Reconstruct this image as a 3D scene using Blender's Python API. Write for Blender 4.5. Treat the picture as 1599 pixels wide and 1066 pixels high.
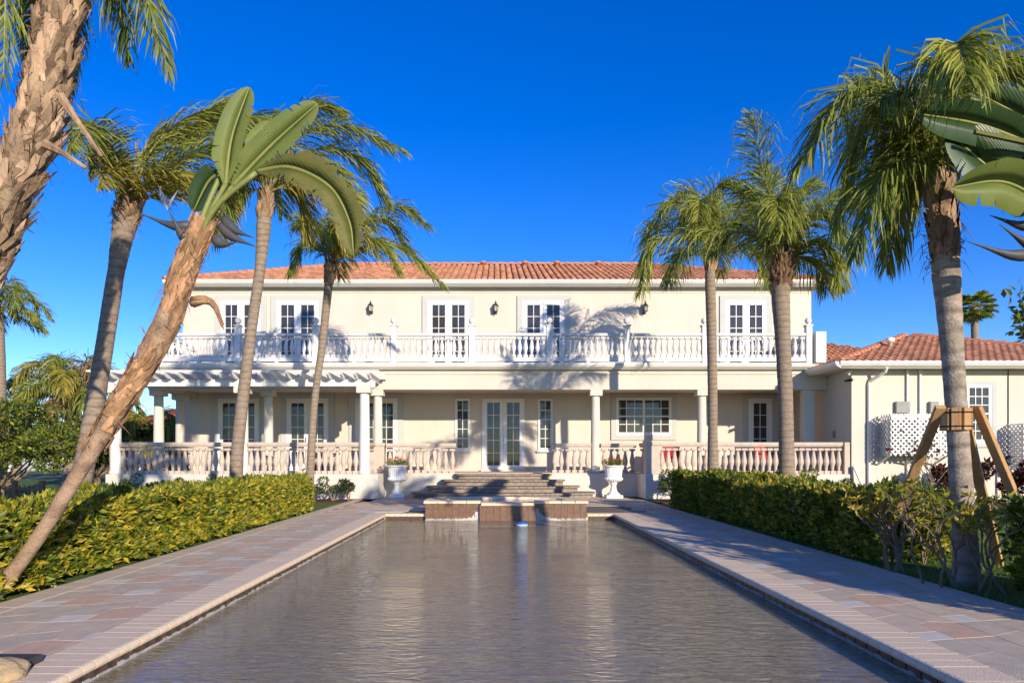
import bpy, bmesh, math, random
from mathutils import Vector, Matrix, noise
random.seed(11)
V = Vector
scene = bpy.context.scene
for o in list(bpy.data.objects): bpy.data.objects.remove(o)
COL = scene.collection
# ------------------------------------------------------------------ camera
F, VX, VY, CH = 1066.0, 776.0, 715.0, 1.26      # focal length in photo pixels, vanishing point, eye height
cam = bpy.data.cameras.new('camera'); cam.sensor_width = 36; cam.lens = 24.0
cam.shift_x = (799.5-VX)/1599; cam.shift_y = (VY-533)/1599
cam.clip_start = 0.05; cam.clip_end = 3000
camo = bpy.data.objects.new('camera', cam); COL.objects.link(camo)
camo.location = (0, 0, CH); camo.rotation_euler = (math.radians(90), 0, 0)
scene.camera = camo
# ------------------------------------------------------------------ sky, sun, exposure
SUN_AZ, SUN_EL = math.radians(27), math.radians(16)      # from the right of the camera axis, low
world = bpy.data.worlds.new('World'); scene.world = world; world.use_nodes = True
nt = world.node_tree; bg = nt.nodes['Background']
sky = nt.nodes.new('ShaderNodeTexSky'); sky.sky_type = 'NISHITA'; sky.sun_disc = False
sky.sun_elevation = SUN_EL; sky.sun_rotation = math.atan2(math.sin(SUN_AZ), -math.cos(SUN_AZ))
sky.air_density = 0.9; sky.dust_density = 0.05; sky.ozone_density = 4.0
hs = nt.nodes.new('ShaderNodeHueSaturation'); hs.inputs['Saturation'].default_value = 1.30; hs.inputs['Hue'].default_value = .522
nt.links.new(sky.outputs[0], hs.inputs['Color']); nt.links.new(hs.outputs[0], bg.inputs[0]); bg.inputs[1].default_value = 0.135
sl = bpy.data.lights.new('sun', 'SUN'); sl.energy = 3.7; sl.angle = math.radians(0.55); sl.color = (1.0, 0.87, 0.69)
so = bpy.data.objects.new('sun', sl); COL.objects.link(so)
sd = V((-math.sin(SUN_AZ)*math.cos(SUN_EL), math.cos(SUN_AZ)*math.cos(SUN_EL), -math.sin(SUN_EL)))
so.rotation_euler = sd.to_track_quat('-Z', 'Y').to_euler(); so.location = (12, -20, 14)
vs = scene.view_settings; vs.view_transform = 'Standard'; vs.look = 'None'; vs.exposure = 0.78; vs.gamma = 1

# ------------------------------------------------------------------ helpers
def W(px, py, Y): return V(((px-VX)*Y/F, Y, CH-(py-VY)*Y/F))
def XX(px, Y): return (px-VX)*Y/F
def ZZ(py, Y): return CH-(py-VY)*Y/F

def mat(name, col, rough=.7, col2=None, ns=6, bump=0, bs=60, island=0, spec=.3, metal=0, trans=0, rings=None, stretch=None, ior=None, detail=4):
    m = bpy.data.materials.new(name); m.use_nodes = True
    t = m.node_tree; N = t.nodes; L = t.links; p = N['Principled BSDF']; out = N['Material Output']
    p.inputs['Roughness'].default_value = rough; p.inputs['Metallic'].default_value = metal
    p.inputs['Specular IOR Level'].default_value = spec
    if ior: p.inputs['IOR'].default_value = ior
    tc = N.new('ShaderNodeTexCoord'); vec = tc.outputs['Object']
    if stretch:
        mp = N.new('ShaderNodeMapping'); mp.inputs['Scale'].default_value = stretch; L.new(vec, mp.inputs[0]); vec = mp.outputs[0]
    c2 = col2 or tuple(c*.8 for c in col)
    nz = N.new('ShaderNodeTexNoise'); nz.inputs['Scale'].default_value = ns; nz.inputs['Detail'].default_value = detail; nz.inputs['Roughness'].default_value = .65; L.new(vec, nz.inputs['Vector'])
    mr = N.new('ShaderNodeMapRange'); mr.inputs[1].default_value = .32; mr.inputs[2].default_value = .68; L.new(nz.outputs['Fac'], mr.inputs[0])
    mx = N.new('ShaderNodeMix'); mx.data_type = 'RGBA'; L.new(mr.outputs[0], mx.inputs[0])
    mx.inputs[6].default_value = (*col, 1); mx.inputs[7].default_value = (*c2, 1); c = mx.outputs[2]
    if rings:
        wv = N.new('ShaderNodeTexWave'); wv.bands_direction = 'Z'; wv.inputs['Scale'].default_value = rings; wv.inputs['Distortion'].default_value = 3; wv.inputs['Detail'].default_value = 3; L.new(tc.outputs['Object'], wv.inputs[0])
        r2 = N.new('ShaderNodeMapRange'); r2.inputs[1].default_value = 0; r2.inputs[2].default_value = .35; r2.inputs[3].default_value = .74; r2.inputs[4].default_value = 1; L.new(wv.outputs['Fac'], r2.inputs[0])
        mm = N.new('ShaderNodeMix'); mm.data_type = 'RGBA'; mm.blend_type = 'MULTIPLY'; mm.inputs[0].default_value = 1; L.new(c, mm.inputs[6]); L.new(r2.outputs[0], mm.inputs[7]); c = mm.outputs[2]
    if island:
        g = N.new('ShaderNodeNewGeometry'); h = N.new('ShaderNodeHueSaturation'); L.new(c, h.inputs['Color'])
        a = N.new('ShaderNodeMapRange'); a.inputs[3].default_value = 1-island; a.inputs[4].default_value = 1+island; L.new(g.outputs['Random Per Island'], a.inputs[0]); L.new(a.outputs[0], h.inputs['Value'])
        b = N.new('ShaderNodeMath'); b.operation = 'MULTIPLY_ADD'; hv = (.05 if trans else .012)*min(1, island*2); b.inputs[1].default_value = -hv; b.inputs[2].default_value = .5+hv/2; L.new(g.outputs['Random Per Island'], b.inputs[0]); L.new(b.outputs[0], h.inputs['Hue'])
        c = h.outputs[0]
    L.new(c, p.inputs['Base Color'])
    if bump:
        nb = N.new('ShaderNodeTexNoise'); nb.inputs['Scale'].default_value = bs; nb.inputs['Detail'].default_value = 5; L.new(vec, nb.inputs['Vector'])
        bp = N.new('ShaderNodeBump'); bp.inputs['Strength'].default_value = bump; bp.inputs['Distance'].default_value = .02; L.new(nb.outputs['Fac'], bp.inputs['Height']); L.new(bp.outputs[0], p.inputs['Normal'])
    if trans:
        tr = N.new('ShaderNodeBsdfTranslucent'); L.new(c, tr.inputs[0]); ms = N.new('ShaderNodeMixShader'); ms.inputs[0].default_value = trans
        L.new(p.outputs[0], ms.inputs[1]); L.new(tr.outputs[0], ms.inputs[2]); L.new(ms.outputs[0], out.inputs[0])
    return m

class MB:                                   # collects geometry for one mesh
    def __init__(s): s.v = []; s.f = []; s.mi = []; s.m = 0
    def add(s, vs, fs):
        b = len(s.v); s.v.extend(tuple(v) for v in vs); s.f.extend(tuple(b+i for i in f) for f in fs); s.mi.extend([s.m]*len(fs)); return s
    def box(s, a, b):
        x0, y0, z0 = (min(a[i], b[i]) for i in range(3)); x1, y1, z1 = (max(a[i], b[i]) for i in range(3))
        return s.add([(x0,y0,z0),(x1,y0,z0),(x1,y1,z0),(x0,y1,z0),(x0,y0,z1),(x1,y0,z1),(x1,y1,z1),(x0,y1,z1)],
              [(0,3,2,1),(4,5,6,7),(0,1,5,4),(1,2,6,5),(2,3,7,6),(3,0,4,7)])
    def bar(s, a, b, w, h, up=(0,0,1)):     # box along a segment
        a, b = V(a), V(b); d = (b-a).normalized(); sd_ = d.cross(V(up))
        if sd_.length < 1e-4: sd_ = V((1,0,0))
        sd_.normalize(); u = sd_.cross(d); q = []
        for p in (a, b):
            for i, j in ((-1,-1),(1,-1),(1,1),(-1,1)): q.append(p+sd_*i*w/2+u*j*h/2)
        return s.add(q, [(0,1,2,3),(7,6,5,4),(0,4,5,1),(1,5,6,2),(2,6,7,3),(3,7,4,0)])
    def lathe(s, prof, n=12, c=(0,0,0)):    # prof: (radius, z)
        q = []; f = []
        for r, z in prof:
            for k in range(n):
                a = 2*math.pi*k/n; q.append((c[0]+r*math.cos(a), c[1]+r*math.sin(a), c[2]+z))
        for i in range(len(prof)-1):
            for k in range(n): f.append((i*n+k, i*n+(k+1)%n, (i+1)*n+(k+1)%n, (i+1)*n+k))
        f.append(tuple(range(n))[::-1]); f.append(tuple(range((len(prof)-1)*n, len(prof)*n)))
        return s.add(q, f)
    def tube(s, pts, rad, n=6, cap=True):
        pts = [V(p) for p in pts]; q = []; f = []; ref = None
        for i, p in enumerate(pts):
            d = (pts[min(i+1, len(pts)-1)]-pts[max(i-1, 0)]).normalized()
            if ref is None: ref = d.orthogonal().normalized()
            ref = (ref-d*ref.dot(d)).normalized(); b = d.cross(ref); r = rad[i] if isinstance(rad, (list, tuple)) else rad
            for k in range(n):
                a = 2*math.pi*k/n; rr = r[k] if isinstance(r, list) else r
                q.append(p+(ref*math.cos(a)+b*math.sin(a))*rr)
        for i in range(len(pts)-1):
            for k in range(n): f.append((i*n+k, i*n+(k+1)%n, (i+1)*n+(k+1)%n, (i+1)*n+k))
        if cap: f.append(tuple(range(n))[::-1]); f.append(tuple(range((len(pts)-1)*n, len(pts)*n)))
        return s.add(q, f)
    def prism(s, poly, z0, z1):             # xy polygon
        n = len(poly); q = [(x, y, z0) for x, y in poly]+[(x, y, z1) for x, y in poly]
        return s.add(q, [tuple(range(n))[::-1], tuple(range(n, 2*n))]+[(i, (i+1)%n, n+(i+1)%n, n+i) for i in range(n)])
    def mesh(s, name, mats, smooth=False):
        me = bpy.data.meshes.new(name); me.from_pydata(s.v, [], s.f); me.update()
        for m in (mats if isinstance(mats, (list, tuple)) else [mats]): me.materials.append(m)
        if len(me.materials) > 1: me.polygons.foreach_set('material_index', s.mi)
        if smooth: me.polygons.foreach_set('use_smooth', [True]*len(s.f))
        return me
    def build(s, name, mats, parent=None, smooth=False, loc=None, bevel=0):
        me = s.mesh(name, mats, smooth)
        if bevel:
            bm = bmesh.new(); bm.from_mesh(me); bmesh.ops.bevel(bm, geom=bm.edges[:], offset=bevel, segments=1, affect='EDGES'); bm.to_mesh(me); bm.free()
        return link(name, me, parent, loc)
def link(name, me, parent=None, loc=None, rz=0):
    o = bpy.data.objects.new(name, me); COL.objects.link(o)
    if loc is not None: o.location = loc
    if rz: o.rotation_euler = (0, 0, rz)
    if parent is not None: o.parent = parent; o.matrix_parent_inverse = Matrix.Identity(4)
    return o
def tag(o, label, cat, group=None):
    o['label'] = label; o['category'] = cat
    if group: o['group'] = group
    return o
def thing(name, label, cat, loc=(0,0,0), group=None): return tag(link(name, None, None, loc), label, cat, group)
def struct(o): o['kind'] = 'structure'; return o
def stuff(o): o['kind'] = 'stuff'; return o
def box(name, a, b, m, parent=None, bevel=0): return MB().box(a, b).build(name, m, parent, bevel=bevel)
def R(a, b): return random.uniform(a, b)
def catmull(P, n):
    P = [V(p) for p in P]
    if len(P) == 2: P = [P[0], (P[0]+P[1])/2, P[1]]
    Q = [P[0]*2-P[1]]+P+[P[-1]*2-P[-2]]; out = []
    for i in range(n+1):
        u = i/n*(len(P)-1); k = min(int(u), len(P)-2); t = u-k; a, b, c, d = Q[k:k+4]
        out.append(.5*((2*b)+(c-a)*t+(2*a-5*b+4*c-d)*t*t+(3*b-a-3*c+d)*t**3))
    return out

# ------------------------------------------------------------------ materials
stucco = mat('stucco', (.64,.58,.495), .9, (.57,.515,.435), .9, .35, 110, stretch=(1,1,.35), detail=7)
stucco_w = mat('stucco_plinth', (.66,.62,.54), .9, (.57,.53,.46), 2.2, .25, 120)
trimg = mat('trim_band', (.50,.50,.47), .85, (.47,.47,.445), 3, .15, 120)
white = mat('white_paint', (.70,.69,.665), .5, (.66,.65,.62), 3)
whitep = mat('white_vinyl', (.82,.81,.79), .4, (.78,.77,.75), 4)
gutterm = mat('gutter_metal', (.78,.76,.70), .4, (.70,.68,.62), 2)
colm = mat('column_plaster', (.64,.60,.52), .8, (.59,.55,.465), 2.5, .15, 90)
cast = mat('cast_stone', (.58,.485,.40), .85, (.48,.395,.325), 7, .3, 90)
gray = mat('roof_membrane', (.25,.26,.27), .7)
tile_r = mat('clay_tile', (.58,.28,.15), .85, (.44,.20,.11), 3.5, .3, 60, island=.3)
tile_c = mat('clay_ridge', (.55,.24,.13), .8, (.42,.17,.09), 5, .3, 60, island=.2)
glass = mat('window_glass', (.03,.032,.034), .04, (.055,.053,.05), .9, spec=.5)
iron = mat('black_iron', (.012,.012,.013), .45)
bronze = mat('aged_bronze', (.10,.085,.06), .45, metal=.6)
lampglass = mat('lamp_glass', (.45,.43,.38), .2, spec=.6)
chrome = mat('handle_metal', (.5,.48,.44), .25, metal=1)
wood = mat('lumber', (.52,.32,.15), .75, (.38,.21,.09), 9, .3, 50, stretch=(1,1,.2))
brickp = mat('step_brick', (.34,.275,.215), .9, (.20,.165,.135), 8, .5, 70, island=.25)
plum = mat('urn_plaster', (.82,.81,.78), .55, (.74,.72,.68), 6)
mulch = mat('mulch', (.12,.045,.025), 1, (.06,.03,.02), 30, .9, 80)
soil = mat('soil', (.05,.035,.025), 1)
lawn = mat('lawn', (.12,.18,.028), 1, (.075,.125,.02), 5, .9, 140)
gravel = mat('asphalt', (.09,.09,.09), .9)
paver_g = mat('paver_grey', (.60,.50,.365), .9, (.47,.395,.295), 7, .35, 90, island=.12)
paver_p = mat('paver_pink', (.66,.45,.30), .9, (.54,.37,.26), 7, .35, 90, island=.1)
paver_t = mat('paver_tan', (.66,.52,.37), .9, (.53,.42,.31), 7, .35, 90, island=.1)
paver_w = mat('paver_white', (.68,.62,.52), .85, (.60,.54,.45), 7, .2, 90)
joint = mat('paver_joint', (.20,.18,.155), 1, (.13,.12,.105), 9)
coping = mat('coping_stone', (.78,.62,.43), .8, (.66,.51,.35), 3.5, .3, 80, island=.1)
bord = mat('border_stone', (.62,.51,.38), .85, (.53,.43,.32), 4, .3, 80, island=.1)
ptile = mat('pool_tile', (.115,.065,.04), .35, (.035,.03,.028), 14, .15, 50, island=.45, spec=.5)
grout = mat('grout_scale', (.50,.48,.44), .9, (.30,.27,.24), 12, .5, 60)
plaster = mat('pool_plaster', (.78,.63,.42), .9, (.66,.53,.36), 1.5)
trunkm = mat('palm_bark', (.36,.28,.205), .95, (.22,.17,.125), 9, .8, 45, rings=2.6, stretch=(1,1,2.5))
trunkl = mat('palm_bark_weathered', (.42,.35,.28), .95, (.22,.18,.14), 7, .8, 40, rings=1.6, stretch=(1,1,2))
bootm = mat('leaf_base', (.42,.29,.175), .95, (.17,.10,.06), 10, .7, 50, island=.3, stretch=(1,1,.35))
bootd = mat('old_leaf_base', (.43,.30,.19), .95, (.19,.12,.075), 7, .8, 40, island=.5, stretch=(1,1,.35))
barkd = mat('dark_bark', (.16,.105,.065), .95, (.07,.045,.03), 9, .8, 40)
fibre = mat('palm_fibre', (.25,.15,.085), 1, (.16,.09,.05), 12, island=.3)
sheath = mat('sheath', (.44,.255,.13), .85, (.20,.11,.06), 6, .6, 40, island=.5, stretch=(1,1,.4))
frondm = mat('palm_leaflet', (.31,.33,.05), .5, (.21,.245,.036), 2.5, island=.4, trans=.35, spec=.4)
frondy = mat('palm_leaflet_yellow', (.38,.32,.055), .55, (.24,.23,.04), 2.5, island=.35, trans=.3)
frondd = mat('palm_leaflet_dark', (.23,.27,.042), .5, (.15,.19,.03), 2.5, island=.4, trans=.32, spec=.4)
frondb = mat('palm_leaflet_dead', (.30,.20,.10), .8, (.20,.12,.06), 3, island=.3, trans=.2)
rachis = mat('rachis', (.27,.26,.10), .6, (.20,.18,.07), 4)
bananal = mat('paddle_leaf', (.22,.26,.06), .5, (.16,.21,.048), 3, trans=.4, spec=.45, island=.12)
bananay = mat('paddle_leaf_worn', (.22,.20,.055), .55, (.15,.16,.04), 4, trans=.3, island=.2)
bananad = mat('paddle_leaf_dark', (.04,.085,.028), .4, (.028,.06,.02), 3, trans=.2, spec=.45, island=.12)
petiole = mat('petiole', (.23,.25,.075), .5, (.17,.19,.05), 5)
spathe = mat('flower_beak', (.085,.085,.09), .5, (.045,.045,.055), 6)
petal = mat('white_petal', (.72,.70,.64), .6, trans=.3)
hedge_y = mat('hedge_leaf', (.25,.26,.02), .45, (.11,.165,.016), 5, island=.55, trans=.3, spec=.4)
hedge_yy = mat('hedge_leaf_yellow', (.46,.38,.035), .45, (.34,.30,.03), 5, island=.4, trans=.3, spec=.4)
hedge_g = mat('hedge_leaf_green', (.17,.225,.03), .45, (.10,.15,.02), 5, island=.5, trans=.45, spec=.4)
shrub_g = mat('shrub_leaf', (.085,.105,.045), .6, (.055,.075,.03), 4, island=.4, trans=.25)
dark_g = mat('dark_leaf', (.028,.05,.014), .6, (.018,.034,.01), 2, island=.4, trans=.2)
tree_g = mat('tree_leaf', (.13,.155,.028), .5, (.075,.105,.02), 2, island=.45, trans=.3)
red_l = mat('red_leaf', (.16,.025,.022), .5, (.08,.02,.02), 8, island=.4, trans=.25)
twig = mat('twig', (.24,.18,.12), .9, (.14,.10,.07), 9)
flower_o = mat('orange_flower', (.62,.13,.015), .6, (.55,.06,.01), 20, island=.3, trans=.2)
flower_y = mat('yellow_flower', (.62,.36,.03), .6, island=.2, trans=.2)
redp = mat('red_cushion', (.45,.02,.018), .6)
wicker = mat('wicker', (.10,.06,.035), .7, (.05,.03,.02), 30)
cream_c = mat('cushion', (.60,.52,.42), .9)
blue_p = mat('blue_plastic', (.02,.11,.55), .35); lightblue = mat('pale_plastic', (.45,.62,.75), .35)
lat_m = mat('lattice_vinyl', (.80,.80,.77), .5)
rockm = mat('rock', (.50,.37,.20), .9, (.33,.24,.14), 5, .7, 20)

def ribbed(m, sc=26):
    t = m.node_tree; N = t.nodes; L = t.links; p = N['Principled BSDF']; tc = N.new('ShaderNodeTexCoord'); w = N.new('ShaderNodeTexWave'); w.inputs['Scale'].default_value = sc; w.inputs['Distortion'].default_value = 1.0; w.bands_direction = 'DIAGONAL'; L.new(tc.outputs['Object'], w.inputs[0])
    b = N.new('ShaderNodeBump'); b.inputs['Strength'].default_value = .16; b.inputs['Distance'].default_value = .01; L.new(w.outputs['Fac'], b.inputs['Height']); L.new(b.outputs[0], p.inputs['Normal'])
for m_ in (bananal, bananay, bananad): ribbed(m_)
def water_mat(name, tint):
    m = bpy.data.materials.new(name); m.use_nodes = True; t = m.node_tree; N = t.nodes; L = t.links
    N.remove(N['Principled BSDF']); out = N['Material Output']
    tc = N.new('ShaderNodeTexCoord'); mp = N.new('ShaderNodeMapping'); mp.inputs['Scale'].default_value = (.62, 1.5, 1); L.new(tc.outputs['Object'], mp.inputs[0])
    n1 = N.new('ShaderNodeTexNoise'); n1.inputs['Scale'].default_value = 13; n1.inputs['Detail'].default_value = 3; n1.inputs['Distortion'].default_value = .6; L.new(mp.outputs[0], n1.inputs['Vector'])
    n2 = N.new('ShaderNodeTexNoise'); n2.inputs['Scale'].default_value = 1.6; n2.inputs['Detail'].default_value = 1; L.new(mp.outputs[0], n2.inputs['Vector'])
    ad = N.new('ShaderNodeMath'); ad.operation = 'MULTIPLY_ADD'; ad.inputs[1].default_value = 1.6; L.new(n2.outputs['Fac'], ad.inputs[0]); L.new(n1.outputs['Fac'], ad.inputs[2])
    bp = N.new('ShaderNodeBump'); bp.inputs['Strength'].default_value = .6; bp.inputs['Distance'].default_value = .024; L.new(ad.outputs[0], bp.inputs['Height'])
    fr = N.new('ShaderNodeFresnel'); fr.inputs['IOR'].default_value = 1.85; L.new(bp.outputs[0], fr.inputs['Normal'])
    gl = N.new('ShaderNodeBsdfGlossy'); gl.inputs['Roughness'].default_value = .015; L.new(bp.outputs[0], gl.inputs['Normal'])
    tr = N.new('ShaderNodeBsdfTransparent'); tr.inputs[0].default_value = (*tint, 1)
    df = N.new('ShaderNodeBsdfDiffuse'); df.inputs[0].default_value = (.56,.46,.28,1); mk = N.new('ShaderNodeMixShader'); mk.inputs[0].default_value = .42; L.new(tr.outputs[0], mk.inputs[1]); L.new(df.outputs[0], mk.inputs[2])
    ms = N.new('ShaderNodeMixShader'); L.new(fr.outputs[0], ms.inputs[0]); L.new(mk.outputs[0], ms.inputs[1]); L.new(gl.outputs[0], ms.inputs[2]); L.new(ms.outputs[0], out.inputs[0])
    return m
waterm = water_mat('water', (.90,.89,.83))

# ================================================================== SETTING
PX0, PX1, PY0, PY1 = -2.52, 2.64, 0.9, 15.40      # pool opening
g = MB(); GZ = -.03
for a, b in (((-300,-200),(PX0-.15,700)), ((PX1+.15,-200),(300,700)), ((PX0-.15,-200),(PX1+.15,PY0-.15)), ((PX0-.15,PY1+.15),(PX1+.15,700))):
    g.add([(a[0],a[1],GZ),(b[0],a[1],GZ),(b[0],b[1],GZ),(a[0],b[1],GZ)], [(0,1,2,3)])
struct(g.build('ground', lawn))
DL, DR = -4.32, 4.40
deck = MB(); DZ = -.008
for a, b in (((DL,-2.5),(PX0-.1,22.45)), ((PX1+.1,-2.5),(DR,22.45)), ((PX0-.1,-2.5),(PX1+.1,PY0-.1)), ((PX0-.1,PY1+.1),(PX1+.1,22.45))):
    deck.box((a[0],a[1],-.12), (b[0],b[1],DZ))
deck = struct(deck.build('pool_deck', joint))
# pavers: three tones and a small pale block, in staggered columns, clipped to the strip between coping and border
cell = [(paver_w, [(.0,.0),(.25,.0),(.25,.20),(.0,.20)]), (paver_p, [(.25,.0),(.57,.0),(.57,.40),(.37,.47),(.25,.42)]),
        (paver_g, [(.0,.20),(.25,.20),(.25,.42),(.37,.47),(.30,.74),(.0,.66)]), (paver_g, [(.37,.47),(.57,.40),(.57,1.06),(.27,1.06),(.30,.74)]),
        (paver_t, [(.0,.66),(.30,.74),(.27,1.06),(.0,1.06)])]
def clip_poly(p, ax, lim, keep_less):
    out = []
    for i in range(len(p)):
        a, b = p[i], p[(i+1)%len(p)]; ia = (a[ax] <= lim) == keep_less; ib = (b[ax] <= lim) == keep_less
        if ia: out.append(a)
        if ia != ib:
            t = (lim-a[ax])/(b[ax]-a[ax]); out.append((a[0]+(b[0]-a[0])*t, a[1]+(b[1]-a[1])*t))
    return out
def pavers(x0, x1, y0, y1, ox):
    cnt = 0
    for ci in range(-1, int((x1-x0)/.57)+2):
        for ri in range(-2, int((y1-y0)/1.06)+2):
            bx, by = ox+ci*.57, y0+ri*1.06+(.53 if ci % 2 else 0)
            for m, poly in cell:
                cx = sum(p[0] for p in poly)/len(poly); cy = sum(p[1] for p in poly)/len(poly)
                q = []
                for p in poly:
                    u, v = p[0]+(cx-p[0])*.02, p[1]+(cy-p[1])*.015
                    q.append((bx+u, by+v+.22*u))
                for ax, lim, kl in ((0,x0+.004,False),(0,x1-.004,True),(1,y0,False),(1,y1,True)):
                    if q: q = clip_poly(q, ax, lim, kl)
                if len(q) < 3: continue
                ar = abs(sum(q[i][0]*q[(i+1)%len(q)][1]-q[(i+1)%len(q)][0]*q[i][1] for i in range(len(q))))/2
                if ar < .004: continue
                mm = m
                if m is not paver_w: mm = random.choice([m, m, m, paver_g, paver_t])
                MB().prism(q, -.03, R(-.0004,.0006)).build('paver', mm, deck); cnt += 1
    return cnt
pavers(-4.05, -2.84, 2.6, 15.9, -4.04)
pavers(2.96, 4.12, 2.6, 15.9, 2.96)
# far terrace beyond the pool: pavers too small to tell apart singly
fm = MB()
y = 15.9
far_mats = [paver_g, paver_p, paver_t, paver_w]
while y < 22.3:
    x = DL+.27+R(0,.2)
    h = .42
    while x < DR-.3:
        w_ = R(.3,.75); fm.m = random.choices([0,1,2,3], [5,3,3,1])[0]
        if not (XX(664,15.27)-.1 < x+w_ and x < 3.1 and y < 17.9): fm.prism([(x+.01,y+.01),(min(x+w_,DR-.3),y+.01),(min(x+w_,DR-.3)+.08,y+h-.01),(x+.09,y+h-.01)], -.02, 0)
        x += w_
    y += h
stuff(fm.build('terrace_pavers', far_mats, deck))
# border stones along the beds
for sx, xa in ((-1, DL), (1, DR-.27)):
    me = MB().box((0,0,-.05), (.265,.292,.004)).mesh('border_stone', bord)
    for k in range(62):
        link('border_stone', me, deck, (xa, 2.2+k*.297, R(-.0006,.0006)))
# ---------------------------------------------------------------- pool
pool = struct(link('pool', None))
sh = MB(); D = -.62
x0, x1, y0, y1 = PX0-.02, PX1+.02, PY0-.02, PY1+.02
sh.add([(x0,y0,D),(x1,y0,D),(x1,y1,D),(x0,y1,D),(x0,y0,-.05),(x1,y0,-.05),(x1,y1,-.05),(x0,y1,-.05)], [(0,1,2,3),(0,4,5,1),(1,5,6,2),(2,6,7,3),(3,7,4,0)])
sh.build('pool_shell', [plaster], pool)
bk = MB()
for a, b in (((x0-.06,y0),(x0-.003,y1)), ((x1+.003,y0),(x1+.06,y1))): bk.box((a[0],a[1],-.45), (b[0],b[1],-.055))
bk.build('tile_backing', grout, pool)
WZ = -.125
w = struct(MB().add([(x0,y0,WZ),(x1,y0,WZ),(x1,y1,WZ),(x0,y1,WZ)], [(0,1,2,3)]).build('water', waterm))
# waterline tiles and bullnose coping stones
tl = MB().box((0,.006,-.21), (.012,.150,-.066)).mesh('waterline_tile', ptile)
tr_ = MB().box((-.012,.006,-.21), (0,.150,-.066)).mesh('waterline_tile', ptile)
tl2 = MB().box((0,.006,-.36), (.012,.150,-.216)).mesh('waterline_tile', ptile)
for k in range(88):
    yy = 1.6+k*.1565
    link('waterline_tile', tl, pool, (x0+.001, yy, 0)); link('waterline_tile', tr_, pool, (x1-.001, yy, 0))
te = MB().box((.003,-.012,-.21), (.1495,0,-.066)).mesh('waterline_tile', ptile)
for k in range(34):
    xx = PX0+k*.1525
    if not (XX(664,15.27)-.14 < xx < XX(916,15.27)): link('waterline_tile', te, pool, (xx, y1-.001, 0))
sc = MB()       # chalky scale line at the water
for k in range(178):
    yy = 1.6+k*.0775
    for xs, sg in ((x0+.013, 1), (x1-.013, -1)):
        h = R(.008,.035); sc.box((xs, yy, WZ-.006), (xs+sg*.004, yy+.0765, WZ+.008+h*.6-.012*(R(0,1)>.7)))
stuff(sc.build('scale_line', grout, pool))
def bull(w_, ln, th=.065):
    pr = [(0.0,-th),(.02,-th)]; r = th/2
    pts = [(ln, -th), (-.01, -th)]+[(-.01-r*math.sin(a), -r-r*math.cos(a)) for a in (math.pi*i/6 for i in range(1,6))]+[(-.01, 0), (ln, 0)]
    n = len(pts); q = [(x, 0, z) for x, z in pts]+[(x, w_, z) for x, z in pts]
    m = MB(); m.add(q, [tuple(range(n)), tuple(range(n, 2*n))[::-1]]+[(i, n+i, n+(i+1)%n, (i+1)%n) for i in range(n)]); return m
cs = bull(.131, .315).mesh('coping_stone', coping)
for k in range(103):
    yy = 1.55+k*.135
    o = link('coping_stone', cs, pool, (PX1+.01, yy, R(.005,.0065))); o.rotation_euler = (0, 0, R(-.003,.003))
    o = link('coping_stone', cs, pool, (PX0-.01, yy+.131, R(.005,.0065))); o.rotation_euler = (0, 0, math.pi+R(-.003,.003))
SX0, SX1 = XX(664,15.27), XX(916,15.27)
k = PX0-.30
while k < PX1+.3:
    if not (SX0-.12 < k < SX1):
        o = link('coping_stone', cs, pool, (k+.131, PY1+.01, .006)); o.rotation_euler = (0, 0, math.pi/2)
    k += .135

# ---------------------------------------------------------------- raised spa
spa = thing('raised_spa', 'raised tiled spa with stone rim and spillway at the pool end', 'spa', ((SX0+SX1)/2, 15.5, 0))
spa.location = (0,0,0)
SY = 15.27; sx_a, sx_b = XX(749,SY), XX(836,SY); TOP = .30
core = MB()
core.box((SX0+.014, SY+.014, -1.2), (sx_a, SY+.4, TOP-.06)); core.box((sx_b, SY+.014, -1.2), (SX1-.014, SY+.4, TOP-.06)); core.box((sx_a, SY-.08, -1.2), (sx_b, SY+.4, TOP-.10))
cxs = (SX0+SX1)/2; hw = (SX1-SX0)/2-.014
arc = [(cxs-hw, SY+.39)]+[(cxs-hw*math.cos(a), SY+.9+1.1*math.sin(a)) for a in (math.pi*i/14 for i in range(15))]+[(cxs+hw, SY+.39)]
inner = [(cxs+(x-cxs)*.80, SY+.40+(yv-SY-.40)*.80) for x, yv in arc]
n = len(arc)
core.add([(x,yv,-.1) for x,yv in arc]+[(x,yv,TOP-.06) for x,yv in arc]+[(x,yv,TOP-.06) for x,yv in inner]+[(x,yv,-.1) for x,yv in inner],
         [(i,i+1,n+i+1,n+i) for i in range(n-1)]+[(n+i,n+i+1,2*n+i+1,2*n+i) for i in range(n-1)]+[(2*n+i,2*n+i+1,3*n+i+1,3*n+i) for i in range(n-1)])
core.build('spa_shell', grout, spa)
ring = MB(); o_ = [(cxs+(x-cxs)*1.04, yv+(.03 if yv > SY+.5 else 0)) for x, yv in arc]; i_ = [(cxs+(x-cxs)*.94, yv-.04) for x, yv in inner]
for i in range(n-1):
    p = [o_[i], o_[i+1], i_[i+1], i_[i]]
    m = MB().prism([(a+(sum(q[0] for q in p)/4-a)*.015, b+(sum(q[1] for q in p)/4-b)*.015) for a, b in p], TOP-.06, TOP)
    m.build('rim_stone', coping, spa)
for a, b in ((SX0-.04, sx_a+.02), (sx_b-.02, SX1+.04)):
    nn = 4; ww = (b-a)/nn
    for i in range(nn): box('rim_stone', (a+ww*i+.003, SY-.045, TOP-.058), (a+ww*(i+1)-.003, SY+.37, TOP+.002), coping, spa, bevel=.012)
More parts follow.
